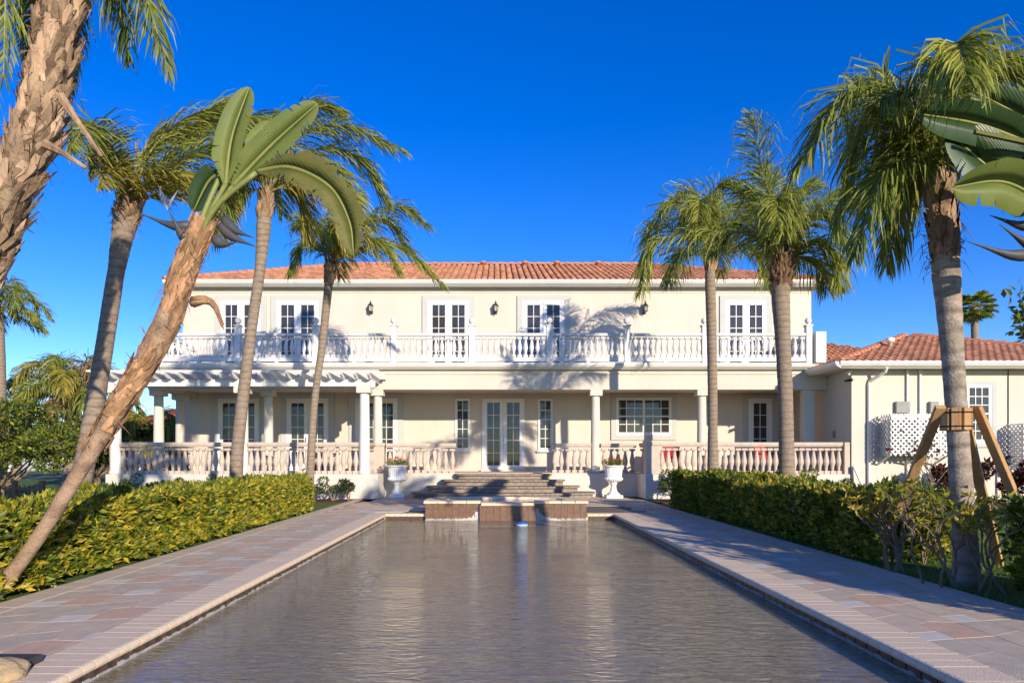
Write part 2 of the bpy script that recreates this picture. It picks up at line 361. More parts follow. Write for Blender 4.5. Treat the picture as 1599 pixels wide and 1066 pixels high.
box('spillway_stone', (sx_a+.03, SY-.12, TOP-.098), (sx_b-.03, SY+.37, TOP-.035), coping, spa, bevel=.01)
MB().add([(x,yv,TOP-.05) for x,yv in i_], [tuple(range(len(i_)))]).build('spa_water', waterm, spa)
T = .1524
def tile_row(xa, xb, yf, ztop):
    cnt = max(1, round((xb-xa)/T)); ww = (xb-xa)/cnt
    for r in range(3):
        for c in range(cnt):
            box('spa_tile', (xa+c*ww+.003, yf, ztop-(r+1)*T+.003), (xa+(c+1)*ww-.003, yf+.013, ztop-r*T-.003), ptile2, spa)
ptile2 = mat('spa_tile', (.21,.105,.05), .4, (.10,.065,.045), 11, .2, 40, island=.35, spec=.4)
tile_row(SX0, sx_a, SY, TOP-.065); tile_row(sx_b, SX1, SY, TOP-.065); tile_row(sx_a, sx_b, SY-.093, TOP-.105)
cal = MB()      # white mineral runs beside the spillway
for xc, sg in ((sx_a-.02, -1), (sx_b+.02, 1)):
    for i in range(26):
        h = .24*math.exp(-i*.10)*R(.55,1.1); xx = xc+sg*i*.021
        cal.box((xx, SY-.004, WZ), (xx+.0205, SY-.001, WZ+h+(.06 if i < 3 else 0)))
for i in range(130):
    xx = SX0+i*(SX1-SX0)/130
    if not sx_a < xx < sx_b: cal.box((xx, SY-.006, WZ-.01), (xx+.02, SY-.0045, WZ+R(.01,.05)))
stuff(cal.build('mineral_scale', mat('mineral_white', (.62,.60,.56), .9, (.40,.36,.31), 18), spa))
# floating dispenser
fp = W(815, 820, 14.0); fl = thing('floating_dispenser', 'small blue and white chlorine float bobbing in the pool', 'pool float', (fp.x, 14.0, WZ))
MB().lathe([(.05,-.10),(.05,-.01),(.115,0),(.125,.025),(.10,.04)], 16).build('float_collar', lightblue, fl, True)
MB().lathe([(.10,.04),(.105,.065),(.06,.085),(.02,.09)], 16).build('cap', blue_p, fl, True)
# rock and slab at the near corner
rk = MB(); bm = bmesh.new(); bmesh.ops.create_icosphere(bm, subdivisions=3, radius=.12)
for v in bm.verts: v.co += v.co.normalized()*noise.noise(v.co*9)*.05; v.co.z *= .55
me = bpy.data.meshes.new('rock'); bm.to_mesh(me); bm.free(); me.materials.append(rockm)
p = W(28, 1066, 3.95); tag(link('rock', me, None, (p.x-.05, 3.90, .05)), 'rough yellowish rock lying on the pool deck beside the dark slab', 'rock')
tag(box('stone_slab', (-3.3,3.98,.006), (-2.80,4.22,.055), mat('dark_slate', (.06,.06,.065), .8, bump=.4), bevel=.008), 'flat dark slate slab lying on the pavers', 'slab')

# ================================================================== HOUSE
YC, YW, YE = 22.5, 25.2, 21.0
FL, BAL, RT = .78, 4.38, 1.75
HX0, HX1 = -11.6, 11.6
house = thing('house', 'two-storey cream stucco house with balcony, colonnaded porch and terracotta roof', 'house')
b = MB(); b.box((HX0,YW,.0), (HX1,36,7.52)); b.build('wall', stucco, house)
box('frieze_band', (HX0-.02,YW-.02,7.36), (HX1+.02,YW+.01,7.53), stucco, house)
b = MB(); b.box((-12.0,22.32,0), (10.9,YW,FL-.02)); b.build('porch_plinth', stucco_w, house)
box('porch_plinth', (-12.05,YE,0), (-3.66,22.318,FL-.012), stucco_w, house, .012)
box('porch_plinth', (4.57,YE,0), (10.9,22.318,FL-.012), stucco_w, house, .012)
box('porch_floor', (-11.98,22.36,FL-.018), (10.89,YW-.003,FL), paver_t, house)
box('beam', (-11.5,YC,3.52), (10.9,YC+.42,4.16), stucco, house)
box('beam', (-11.5,YC+.42,3.52), (-11.08,YW-.004,4.15), stucco, house)
box('beam_moulding', (-11.53,YC-.035,4.02), (10.9,YC-.001,4.075), stucco, house)
box('porch_ceiling', (-11.05,YC+.43,3.66), (10.9,YW-.004,4.1), stucco, house)
box('balcony_slab', (-11.6,YC-.10,4.165), (11.3,YW-.005,4.36), stucco, house)
box('balcony_edge', (-11.7,YC-.14,4.362), (11.3,YW-.006,BAL), gray, house)
gp = [(0,0),(-.02,.02),(-.10,.06),(-.15,.13),(-.15,.20),(-.13,.20),(-.13,.19),(0,.19)]
def gutter(parent, x0_, x1_, yv, z):
    n = len(gp); q = [(x0_, yv+a, z+c) for a, c in gp]+[(x1_, yv+a, z+c) for a, c in gp]
    MB().add(q, [tuple(range(n)), tuple(range(n,2*n))[::-1]]+[(i, n+i, n+(i+1)%n, (i+1)%n) for i in range(n)]).build('gutter', gutterm, parent)
gutter(house, -11.65, 10.25, YC-.141, 4.165)
# ---- columns
def column(parent, x, yv, z0, z1, r, cap=True, m=None):
    h = z1-z0; c = MB().lathe([(r*1.18,0),(r*1.18,.06),(r*1.06,.10),(r,.14),(r,h*.4),(r*.90,h-.26),(r*.90,h-.20)], 20, (x, yv, z0))
    o = c.build('column', m or colm, parent, True)
    if cap: MB().box((x-r*1.32,yv-r*1.32,z1-.20+.001), (x+r*1.32,yv+r*1.32,z1)).build('capital', colm, o, bevel=.01)
    return o
for px in (590, 930, 1096): column(house, XX(px,22.7), 22.71, FL-.02, 3.52, .155)
column(house, -11.25, 22.71, FL-.02, 3.52, .165); column(house, -7.6, 22.71, FL-.02, 3.52, .155); column(house, -11.27, 24.3, FL-.02, 3.52, .165)
box('pilaster', (10.15,22.56,FL-.018), (10.5,22.86,3.52), colm, house, .01)
# ---- joinery: frames, leaves, muntins and every pane
def glazed(parent, name, x0_, x1_, z0, z1, yv, leaves, cols, rows, stile=.125, bot=.22, top=.125, jamb=.045, sash=False, m=None, handle=False):
    m = m or whitep; fr = MB()
    fr.box((x0_,yv-.05,z0), (x0_+jamb,yv-.001,z1)); fr.box((x1_-jamb,yv-.05,z0), (x1_,yv-.001,z1)); fr.box((x0_+jamb,yv-.05,z1-jamb), (x1_-jamb,yv-.001,z1)); fr.box((x0_+jamb,yv-.055,z0), (x1_-jamb,yv-.001,z0+jamb))
    o = fr.build(name, m, parent); lw = (x1_-x0_-2*jamb)/leaves
    for l in range(leaves):
        a = x0_+jamb+l*lw+.003; c = a+lw-.006; za, zb = z0+jamb+.004, z1-jamb-.002
        f = MB(); f.box((a,yv-.04,za), (a+stile,yv-.002,zb)); f.box((c-stile,yv-.04,za), (c,yv-.002,zb)); f.box((a+stile,yv-.038,za), (c-stile,yv-.002,za+bot)); f.box((a+stile,yv-.038,zb-top), (c-stile,yv-.002,zb))
        f.build('leaf_frame', m, o, bevel=.004)
        ga, gc, gz0, gz1 = a+stile, c-stile, za+bot, zb-top; mu = MB(); pw = (gc-ga)/cols
        rh = (gz1-gz0)/rows
        for r in range(1, rows):
            t_ = .022 if not (sash and r == rows//2) else .05
            mu.box((ga,yv-.030,gz0+r*rh-t_/2), (gc,yv-.012,gz0+r*rh+t_/2))
        for cc in range(1, cols): mu.box((ga+cc*pw-.011,yv-.0285,gz0), (ga+cc*pw+.011,yv-.0125,gz1))
        if rows*cols > 1: mu.build('muntin_grid', m, o)
        for r in range(rows):
            for cc in range(cols):
                e = .006; pn = MB().box((ga+cc*pw+e,-.004,gz0+r*rh+e), (ga+(cc+1)*pw-e,.004,gz0+(r+1)*rh-e)).build('pane', glass, o, loc=(0,yv-.009,0))
                pn.rotation_euler = (0, 0, 0)
    if handle:
        xm = (x0_+x1_)/2
        for s_ in (-1, 1):
            h = MB(); h.lathe([(.028,0),(.028,.012)], 10); h.tube([(0,0,.01),(0,0,.05),(s_*.0,0,.06)], .01, 6); hb = MB()
            hb.box((xm+s_*.06-.022,yv-.052,z0+1.0), (xm+s_*.06+.022,yv-.041,z0+1.22)); hb.bar((xm+s_*.06,yv-.075,z0+1.08), (xm+s_*.16,yv-.075,z0+1.08), .018, .018); hb.bar((xm+s_*.06,yv-.045,z0+1.08), (xm+s_*.06,yv-.08,z0+1.08), .018, .018)
            hb.build('door_handle', chrome, o)
    return o
def surround(parent, x0_, x1_, z0, z1, yv, w_=.19, sill=False, m=None):
    t_ = MB(); t_.box((x0_-w_,yv-.06,z0), (x0_-.002,yv-.0015,z1)); t_.box((x1_+.002,yv-.06,z0), (x1_+w_,yv-.0015,z1)); t_.box((x0_-w_,yv-.0602,z1), (x1_+w_,yv-.0015,z1+w_*.85))
    if sill: t_.box((x0_-w_,yv-.06,z0-w_), (x1_+w_,yv-.0015,z0-.0))
    t_.build('wall_trim', m or trimg, parent)
Z1T = ZZ(622,YW); Z2T = ZZ(469,YW)
for a, c in ((341,405),(448,513),(555,621)):
    xa, xb = XX(a,YW), XX(c,YW); surround(house, xa, xb, FL, Z1T, YW, .22); glazed(house, 'french_door', xa, xb, FL+.02, Z1T, YW, 2, 2, 5, handle=True)
xa, xb = XX(753,YW), XX(819,YW); glazed(house, 'entrance_door', xa, xb, FL+.03, Z1T, YW, 2, 2, 5, stile=.13, bot=.13, top=.1, jamb=.05, handle=True)
box('door_sill', (xa-.05,YW-.22,FL), (xb+.05,YW-.056,FL+.06), paver_w, house)
for a, c in ((711,734),(840,863)):
    glazed(house, 'sidelight_window', XX(a,YW), XX(c,YW), ZZ(703,YW), Z1T, YW, 1, 2, 5, stile=.03, bot=.05, top=.04, sash=False, m=whitep)
    box('window_sill', (XX(a,YW)-.05,YW-.12,ZZ(703,YW)-.06), (XX(c,YW)+.05,YW-.002,ZZ(703,YW)-.001), white, house)
xa, xb = XX(962,YW), XX(1048,YW); surround(house, xa, xb, ZZ(679,YW), ZZ(621,YW), YW, .19, True); glazed(house, 'double_window', xa, xb, ZZ(679,YW), ZZ(621,YW), YW, 2, 3, 4, stile=.04, bot=.05, top=.04, sash=True)
xa, xb = XX(1168,YW), XX(1205,YW); surround(house, xa, xb, FL, Z1T, YW, .17); glazed(house, 'porch_door', xa, xb, FL+.02, Z1T, YW, 1, 2, 5, stile=.15, bot=.25)
for a, c in ((345,408),(432,498),(668,733),(816,881),(1132,1197)):
    xa, xb = XX(a,YW), XX(c,YW); surround(house, xa, xb, BAL, Z2T, YW, .2); glazed(house, 'balcony_door', xa, xb, BAL+.12, Z2T, YW, 2, 2, 5, handle=True)
# ---- eaves and roof
EY, EX0, EX1, EZ = YW-.36, HX0-.5, HX1+.36, 7.72
box('soffit', (EX0+.05,EY+.02,7.53), (EX1-.05,36.3,7.60), white, house)
box('fascia', (EX0+.04,EY+.002,7.54), (EX1-.04,EY+.018,7.74), white, house)
box('fascia', (EX0+.035,EY+.02,7.545), (EX0+.05,36.3,7.74), white, house); box('fascia', (EX1-.05,EY+.02,7.545), (EX1-.035,36.3,7.74), white, house)
gutter(house, EX0, EX1, EY, 7.52)
def tiled_hip(parent, e0, e1, inward, pitch, run, rowmat, hipL=True, hipR=True, cw=.235, rl=.36):
    """eave from e0 to e1, sloping up towards inward; hips at 45 degrees in plan"""
    e0, e1, inw = V(e0), V(e1), V(inward); u = (e1-e0).normalized(); Ltot = (e1-e0).length; up = inw+V((0,0,pitch)); sl_ = up.length; nrm = u.cross(up/sl_)
    if nrm.z < 0: nrm = -nrm
    base = MB(); base.add([e0, e1, e1+up*run-u*(run if hipR else 0), e0+up*run+u*(run if hipL else 0)], [(0,1,2,3)])
    rf = base.build('roof', tile_r, parent); t_ = MB(); rows = int(run*sl_/rl); rr = rl/sl_; seg = 4
    for i in range(rows):
        s0, s1 = i*rr, min((i+1)*rr+.06, run); a0 = s0+.05 if hipL else 0; a1 = Ltot-(s0+.05 if hipR else 0); c = math.ceil(a0/cw)
        while (c+1)*cw < a1:
            xm = (c+.5)*cw; j = R(-.008,.008); q = []
            for s_, lift in ((s0-.03, .034), (s1, .008)):
                for k in range(seg+1):
                    a = math.pi*k/seg; q.append(e0+u*(xm-math.cos(a)*cw*.40+j)+up*s_+nrm*(lift+math.sin(a)*.07))
            t_.add(q, [(k, k+1, seg+2+k, seg+1+k) for k in range(seg)]+[tuple(range(seg+1))])
            c += 1
    o = stuff(t_.build('roof_tiles', rowmat, rf)); return rf
def hip_caps(rf, a, b, m=tile_c, step=.36, r=.11):
    a, b = V(a), V(b); d = (b-a); n_ = int(d.length/step); d.normalize(); sd_ = d.cross(V((0,0,1))).normalized(); up = sd_.cross(d)
    for i in range(n_):
        q = []
        for s_, rr, lf in ((i*step-.03, r*1.08, .05), ((i+1)*step+.02, r*.9, .03)):
            for k in range(6):
                an = math.pi*k/5; q.append(a+d*s_+sd_*math.cos(an)*rr+up*(math.sin(an)*rr+lf))
        MB().add(q, [(k, k+1, 7+k, 6+k) for k in range(5)]+[tuple(range(6))]).build('ridge_cap', m, rf)
RUN, PI_ = 5.5, .38
rf = tiled_hip(house, (EX0,EY,EZ), (EX1,EY,EZ), (0,1,0), PI_, RUN, tile_r)
ridge = EZ+PI_*RUN
side = MB(); side.add([(EX0,EY,EZ),(EX0,36.4,EZ),(EX0+RUN,EY+RUN,ridge)], [(0,1,2)]); side.add([(EX1,36.4,EZ),(EX1,EY,EZ),(EX1-RUN,EY+RUN,ridge)], [(0,1,2)]); side.add([(EX0,36.4,EZ),(EX1,36.4,EZ),(EX1-RUN,EY+RUN,ridge),(EX0+RUN,EY+RUN,ridge)], [(0,1,2,3)])
side.build('roof', tile_r, house)
hip_caps(rf, (EX0,EY,EZ), (EX0+RUN,EY+RUN,ridge)); hip_caps(rf, (EX1,EY,EZ), (EX1-RUN,EY+RUN,ridge)); hip_caps(rf, (EX0+RUN,EY+RUN,ridge), (EX1-RUN,EY+RUN,ridge), step=.42)
for px in (520, 755, 820, 870, 935):
    x = XX(px,29.6); MB().lathe([(.09,-.25),(.09,.12),(.14,.12),(.12,.2),(.04,.24)], 10, (x,EY+RUN-.6,ridge-.2)).build('roof_vent', tile_c, rf, True)
# ---- balustrades
def baluster_mesh(h, r, m, square=True):
    pr = [(.62,.0),(.62,.10),(.50,.12),(.42,.15),(.55,.19),(.62,.21),(.45,.24),(.72,.33),(.95,.42),(1.0,.48),(.88,.58),(.62,.72),(.48,.82),(.45,.87),(.6,.885),(.6,.90),(.5,.915)]
    mb = MB(); mb.lathe([(a*r, c*h) for a, c in pr[2:]], 10); w_ = r*.95
    mb.box((-w_,-w_,0), (w_,w_,.125*h)); mb.box((-w_,-w_,.91*h), (w_,w_,h))
    return mb.mesh('baluster', m, False)
def smooth(me): me.polygons.foreach_set('use_smooth', [len(p.vertices) == 4 and abs(p.normal.z) < .95 for p in me.polygons]); return me
bal_w = baluster_mesh(.655, .075, white); bal_c = baluster_mesh(.80, .088, cast)
def railing(parent, name, A, B, z0, z1, me, bh, m, n_, rw=.20, rh=.10, bw=.16, brh=.09):
    A, B = V((A[0],A[1],0)), V((B[0],B[1],0)); rail = MB()
    rail.bar(A+V((0,0,z1-rh/2)), B+V((0,0,z1-rh/2)), rw, rh); rail.bar(A+V((0,0,z1-rh-.02)), B+V((0,0,z1-rh-.02)), rw*.75, .039)
    if brh:
        dd = (B-A).normalized(); rail = MB(); prof = None
        rail.bar(A+V((0,0,z1-rh/2)), B+V((0,0,z1-rh/2)), rw, rh); rail.bar(A+V((0,0,z0+brh/2)), B+V((0,0,z0+brh/2)), bw, brh)
        for e_ in (A+dd*.02, B-dd*.02): rail.bar(e_+V((0,0,z0+.02)), e_+V((0,0,z1-.02)), .04, .05, dd)
    o = rail.build(name, m, parent, bevel=.008)
    for i in range(n_):
        p = A.lerp(B, (i+.5)/n_); link('baluster', me, o, (p.x, p.y, z0+(brh or 0)+.001))
    return o
BZ0, BZ1, BY = 4.44, 5.37, YC+.02
posts = [250, 372, 493, 615, 737, 858, 979, 1100, 1221, 1262]
for i, px in enumerate(posts):
    x = XX(px,BY); o = box('balcony_post', (x-.095,BY-.095,BAL), (x+.095,BY+.095,5.60), white, house, .006)
    MB().box((x-.125,BY-.125,5.60), (x+.125,BY+.125,5.645)).build('post_cap', white, o, bevel=.01)
    MB().lathe([(.05,0),(.04,.03),(.06,.05),(.098,.09),(.11,.14),(.098,.19),(.06,.23),(.01,.248)], 14, (x,BY,5.646)).build('finial', white, o, True)
    if i:
        xp = XX(posts[i-1],BY); L_ = x-xp-.19; railing(house, 'balcony_railing', (xp+.095,BY), (x-.095,BY), BZ0, BZ1, bal_w, .655, white, max(2, round(L_/.205)), .14, .09, .12, .14)
        if L_ > 1.5: box('railing_foot', ((x+xp)/2-.06,BY-.05,BAL), ((x+xp)/2+.06,BY+.05,BZ0), white, house)
for xv in (posts[0], posts[-1]):
    x = XX(xv,BY); railing(house, 'balcony_railing', (x,BY+.1), (x,YW-.02), BZ0, BZ1, bal_w, .655, white, 12, .14, .09, .12, .14)
box('balcony_pier', (XX(1270,BY),BY-.2,BAL), (XX(1286,BY),BY+.5,5.40), white, house, .01)
def prail(A, B, n_): return railing(house, 'porch_balustrade', A, B, FL-.012, RT, bal_c, .80, cast, n_, .24, .10, .2, .0)
def pedestal(x, yv, w_=.36):
    o = box('balustrade_pedestal', (x-w_/2,yv-w_/2,FL-.01), (x+w_/2,yv+w_/2,RT-.10), cast, house, .008); MB().box((x-w_/2-.03,yv-w_/2-.03,RT-.10), (x+w_/2+.03,yv+w_/2+.03,RT+.01)).build('pedestal_cap', cast, o, bevel=.012)
yb = 22.62; ef = YE+.22
XA, XB = XX(712,yb), XX(861,yb)
prail((-3.66,yb), (XA,yb), 10); prail((XB,yb), (XX(930,yb)-.16,yb), 6); prail((XX(930,yb)+.16,yb), (4.6,yb), 5)
pedestal(XX(590,yb)+.02, yb, .42); pedestal(4.82, ef+.04, .42)
prail((4.80,ef+.25), (4.80,yb-.1), 5); prail((5.03,ef), (10.72,ef), 29); box('balustrade_end', (10.72,ef-.17,FL-.01), (10.895,ef+.17,RT), cast, house, .008)
xl, xm, xr = XX(180,ef), XX(379,ef), XX(569,ef)
prail((xl+.17,ef), (xm-.17,ef), 19); prail((xm+.17,ef), (xr-.17,ef), 18); prail((xl,ef+.18), (xl,yb), 6); prail((xr+.02,ef+.18), (xr+.02,yb-.2), 5)
# ---- curved entrance steps
st = MB(); cxx = .21
for i, (hw_, d_) in enumerate(((2.92,1.55),(2.44,1.20),(1.98,.86),(1.56,.52))):
    zt = .195*(i+1)-.012 if i < 3 else FL-.022
    zb = .195*i
    def ring_(hw2, d2, z): return [(cxx+hw2*(abs(math.cos(a))**.62)*(1 if math.cos(a) > 0 else -1), 22.318-d2*(max(0, math.sin(a))**.55), z) for a in (math.pi*k/36 for k in range(37))]
    A_ = ring_(hw_-.05, d_-.05, zb); B_ = ring_(hw_-.05, d_-.05, zt-.055); C_ = ring_(hw_, d_, zt-.05); D_ = ring_(hw_, d_, zt-.012); E_ = ring_(hw_-.02, d_-.02, zt)
    s_ = MB(); n = 37; s_.add(A_+B_+C_+D_+E_, [(r*n+k, r*n+k+1, (r+1)*n+k+1, (r+1)*n+k) for r in range(4) for k in range(36)]+[tuple(range(4*n, 5*n))])
    o = s_.build('step', brickp, house)
    cnt = int(hw_*2/.105)                      # bullnose bricks along the edge
    for k in range(cnt):
        a = math.pi*(k+.5)/cnt
        def pt(aa, e): return V((cxx+(hw_+e)*(abs(math.cos(aa))**.62)*(1 if math.cos(aa) > 0 else -1), 22.318-(d_+e)*(max(0, math.sin(aa))**.55), 0))
        p0, p1 = pt(a-math.pi*.46/cnt, .012), pt(a+math.pi*.46/cnt, .012)
        if (p1-p0).length < .02 or max(p0.y, p1.y) > 22.30: continue
        MB().bar(p0+V((0,0,zt-.028)), p1+V((0,0,zt-.028)), .03, .054).build('nosing_brick', brickp, o)
# ---- lanterns on the upper wall
def lantern(px, lab):
    x = XX(px,YW); z = ZZ(484,YW); t_ = thing('wall_lantern', lab, 'lantern', (x, YW, z))
    MB().box((-.06,-.02,-.16), (.06,-.001,.12)).build('back_plate', bronze, t_, bevel=.008)
    MB().tube([(0,-.02,-.10),(0,-.12,-.17),(0,-.2,-.14),(0,-.2,-.10)], .014, 6).build('arm', bronze, t_)
    MB().tube([(0,-.02,.05),(0,-.10,.22),(0,-.19,.25),(0,-.2,.20)], .012, 6).build('arm', bronze, t_)
    c = MB(); c.lathe([(.085,-.10),(.095,-.085),(.07,-.08)], 6, (0,-.2,0))
    for k in range(6): a = math.pi*2*k/6; c.bar((.078*math.cos(a),-.2+.078*math.sin(a),-.09), (.098*math.cos(a),-.2+.098*math.sin(a),.10), .012, .012)
    c.build('cage', bronze, t_)
    MB().lathe([(.068,-.08),(.088,.10)], 6, (0,-.2,0)).build('lamp_glass', lampglass, t_)
    MB().lathe([(.125,.10),(.11,.12),(.05,.20),(.03,.21),(.035,.24),(.008,.30)], 6, (0,-.2,0)).build('lamp_roof', bronze, t_)
lantern(580, 'bronze wall lantern between the second and third balcony doors from the pergola side'); lantern(774, 'bronze wall lantern between the two balcony doors above the entrance'); lantern(1006, 'bronze wall lantern beside the balcony door nearest the single-storey wing')
# ================================================================== PERGOLA
per = thing('pergola', 'white timber pergola with round columns along the front of the porch', 'pergola')
for x in (xl, xm, xr): column(per, x, ef+.02, FL-.011, 3.47, .165, True, white)
PBX0, PBX1 = xl-.28, xr+.30
MB().box((PBX0,ef-.20,3.471), (PBX1,ef-.13,3.68)).build('beam', white, per, bevel=.006); MB().box((PBX0,ef+.17,3.471), (PBX1,ef+.24,3.68)).build('beam', white, per, bevel=.006)
nr = 21
for i in range(nr):
    x = PBX0+.06+(PBX1-PBX0-.12)*i/(nr-1); y_a, y_b = ef-.72, YC-.16
    prof = [(y_b,3.682),(y_a+.22,3.682),(y_a+.04,3.76),(y_a,3.80),(y_a,3.86),(y_b,3.86)]; n = len(prof)
    MB().add([(x-.03,a,c) for a, c in prof]+[(x+.03,a,c) for a, c in prof], [tuple(range(n)), tuple(range(n,2*n))[::-1]]+[(k, n+k, n+(k+1)%n, (k+1)%n) for k in range(n)]).build('rafter', white, per)
for i in range(9):
    yv = ef-.62+i*.21; MB().box((PBX0-.25,yv-.022,3.862), (PBX1+.25,yv+.022,3.915)).build('purlin', white, per)
# ================================================================== WING
WX, WY = 10.91, YE
wing = thing('house_wing', 'single-storey stucco wing with hipped clay tile roof joined to the house', 'building')
box('wall', (WX,WY,0), (20.0,31,3.98), stucco, wing)
WE0, WE1, WEY, WEZ, WP, WR = 10.27, 20.43, 20.5, 4.13, .335, 5.08
box('soffit', (WE0+.04,WEY+.02,3.985), (WE1,31,4.03), white, wing); box('fascia', (WE0+.03,WEY+.002,3.97), (WE1,WEY+.018,4.13), white, wing)
box('fascia', (WE0+.02,WEY+.02,3.972), (WE0+.038,YW-.4,4.13), white, wing)
gutter(wing, WE0-.02, WE1, WEY, 3.96)
n = len(gp); q = [(WE0+a, WEY-.1, 3.958+c) for a, c in gp]+[(WE0+a, YC+.25, 3.958+c) for a, c in gp]
MB().add(q, [tuple(range(n))[::-1], tuple(range(n,2*n))]+[(i, (i+1)%n, n+(i+1)%n, n+i) for i in range(n)]).build('gutter', gutterm, wing)
wr = tiled_hip(wing, (WE0,WEY,WEZ), (WE1,WEY,WEZ), (0,1,0), WP, WR-.01, tile_r)
tiled_hip(wing, (WE0,WEY+2*WR,WEZ), (WE0,WEY,WEZ), (1,0,0), WP, WR-.01, tile_r)
apex = (WE0+WR, WEY+WR, WEZ+WP*WR)
bk = MB(); bk.add([(WE1,WEY,WEZ),(WE1,WEY+2*WR,WEZ),apex], [(0,1,2)]); bk.add([(WE1,WEY+2*WR,WEZ),(WE0,WEY+2*WR,WEZ),apex], [(0,1,2)]); bk.build('roof', tile_r, wing)
hip_caps(wr, (WE0,WEY,WEZ), apex); hip_caps(wr, (WE1,WEY,WEZ), apex)
vp = W(1390, 545, 22.9); MB().lathe([(.06,-.15),(.06,.30),(.13,.30),(.14,.42),(.10,.45)], 12, (vp.x,22.9,ZZ(548,22.9))).build('vent_pipe', gutterm, wr, True)
# lower roof between house and wing
box('wall', (11.62,26.4,0), (15.6,33,4.98), stucco, wing); tiled_hip(wing, (11.63,25.9,5.0), (16.2,25.9,5.0), (0,1,0), .40, 2.7, tile_r, False, True)
# downspout, conduits, boxes, cameras, outlet
dx = XX(1357,WY-.06); MB().tube([(dx+.28,WEY-.02,3.98),(dx+.28,WEY+.06,3.86),(dx+.02,WY-.06,3.60),(dx,WY-.06,3.5),(dx,WY-.06,.12),(dx,WY-.2,.05)], .05, 8).build('downspout', gutterm, wing)
for px in (1417, 1437): xx = XX(px,WY-.05); MB().tube([(xx,WY-.045,3.97),(xx,WY-.045,.3)], .04, 8).build('conduit', gutterm, wing)
xx = XX(1531+44,WY-.03); MB().tube([(xx,WY-.02,3.97),(xx,WY-.02,.2)], .013, 6).build('cable', iron, wing)
metal_g = mat('meter_box', (.30,.30,.285), .6)
for px, s_ in ((1410,.21), (1459,.13)): xx = XX(px,WY-.1); box('meter_box', (xx-s_,WY-.12,ZZ(645,WY)), (xx+s_,WY-.002,ZZ(627,WY)), metal_g, wing, .01)
xa, xb = XX(1508,WY), XX(1547,WY); surround(wing, xa, xb, ZZ(691,WY), ZZ(601,WY), WY, .14, True); glazed(wing, 'wing_window', xa, xb, ZZ(691,WY), ZZ(601,WY), WY, 1, 3, 6, stile=.04, bot=.05, top=.04, sash=True)
for px in (1318, 1331): 
    c = W(px, 593, 20.92); cm_ = thing('security_camera', 'small black security camera on the wing corner, '+('nearer the porch' if px == 1318 else 'beside the downspout'), 'camera')
    if px == 1318: MB().box((WX-.06,c.y+.15,c.z-.02), (WX-.001,c.y+.21,c.z+.06)).build('mount', iron, cm_); MB().tube([(WX-.06,c.y+.18,c.z),(WX-.20,c.y+.05,c.z-.02)], .035, 8).build('camera_body', iron, cm_)
    else: MB().box((c.x-.03,WY-.06,c.z-.02), (c.x+.03,WY-.001,c.z+.06)).build('mount', iron, cm_); MB().tube([(c.x,WY-.06,c.z),(c.x-.10,WY-.22,c.z-.03)], .035, 8).build('camera_body', iron, cm_)
fx = W(1325, 583, 20.9); fl_ = thing('flood_light', 'small white flood light under the eave of the wing', 'light'); MB().box((fx.x-.05,WY-.04,fx.z-.03), (fx.x+.05,WY-.001,fx.z+.05)).build('mount', white, fl_); MB().lathe([(.02,.0),(.07,.10),(.075,.13)], 10, (fx.x,WY-.12,fx.z-.06)).build('lamp_head', white, fl_)
box('wall_outlet', (WX-.03,22.0,ZZ(683,22)), (WX-.001,22.14,ZZ(672,22)), metal_g, wing)
hr = W(1577, 718, 20.9); hose = thing('hose_reel', 'coiled black hose hung on the wing wall', 'hose'); MB().tube([(hr.x+.13*math.cos(a), WY-.07-.004*a, hr.z+.13*math.sin(a)) for a in (k*.35 for k in range(56))], .014, 6).build('hose', iron, hose); MB().bar((hr.x,WY,hr.z+.1), (hr.x,WY-.25,hr.z+.1), .03, .03).build('hook', iron, hose)
# lattice screen round the wall equipment
def lattice_panel(parent, A, B, z0, z1, st_=.165, w_=.048):
    A, B = V((A[0],A[1],0)), V((B[0],B[1],0)); d = B-A; L_ = d.length; d.normalize(); nn = d.cross(V((0,0,1))); h = z1-z0; m = MB()
    for sgn in (1, -1):
        k = -h
        while k < L_:
            a0, a1 = max(0, -k) , min(h, L_-k)
            if a1 > a0+.02:
                f_ = lambda t_: A+d*((k+t_) if sgn > 0 else (L_-k-t_))+V((0,0,z0+t_))+nn*(.006*sgn)
                m.bar(f_(a0), f_(a1), .010, w_, nn) if False else m.bar(f_(a0), f_(a1), w_, .010, nn)
            k += st_
    return stuff(m.build('lattice_panel', lat_m, parent))
lz0, lz1 = ZZ(711,20.3), ZZ(646,20.3); ly = 20.25
lt = thing('lattice_screen', 'white diagonal lattice screen boxed around equipment on the wing wall', 'lattice')
la, lb = XX(1392,ly), XX(1482,ly); la0 = XX(1375,WY-.05)
lattice_panel(lt, (la0,WY-.02), (la,ly), lz0, lz1); lattice_panel(lt, (la,ly), (lb,ly), lz0, lz1); lattice_panel(lt, (lb,ly), (lb+.05,WY-.02), lz0, lz1)
for x in (la, (la+lb)/2, lb): MB().bar((x,ly+.04,lz0+.02), (x,WY-.01,lz0-.28), .045, .045).build('bracket', white, lt); MB().bar((x,ly+.035,lz0), (x,ly+.035,lz1), .035, .035).build('lattice_post', white, lt)
box('equipment_case', (la+.2,ly+.15,lz0+.02), (lb-.2,WY-.02,lz1-.15), metal_g, lt)
l2 = thing('lattice_screen', 'white diagonal lattice panel standing off the wing wall past its window', 'lattice'); la, lb = XX(1600,20.3), XX(1690,20.3)
lattice_panel(l2, (la,20.3), (lb,20.3), .9, 2.3); lattice_panel(l2, (la,WY-.02), (la,20.3), .9, 2.3)
for x in (la, lb): MB().bar((x,20.34,0), (x,20.34,2.3), .05, .05).build('lattice_post', white, l2)
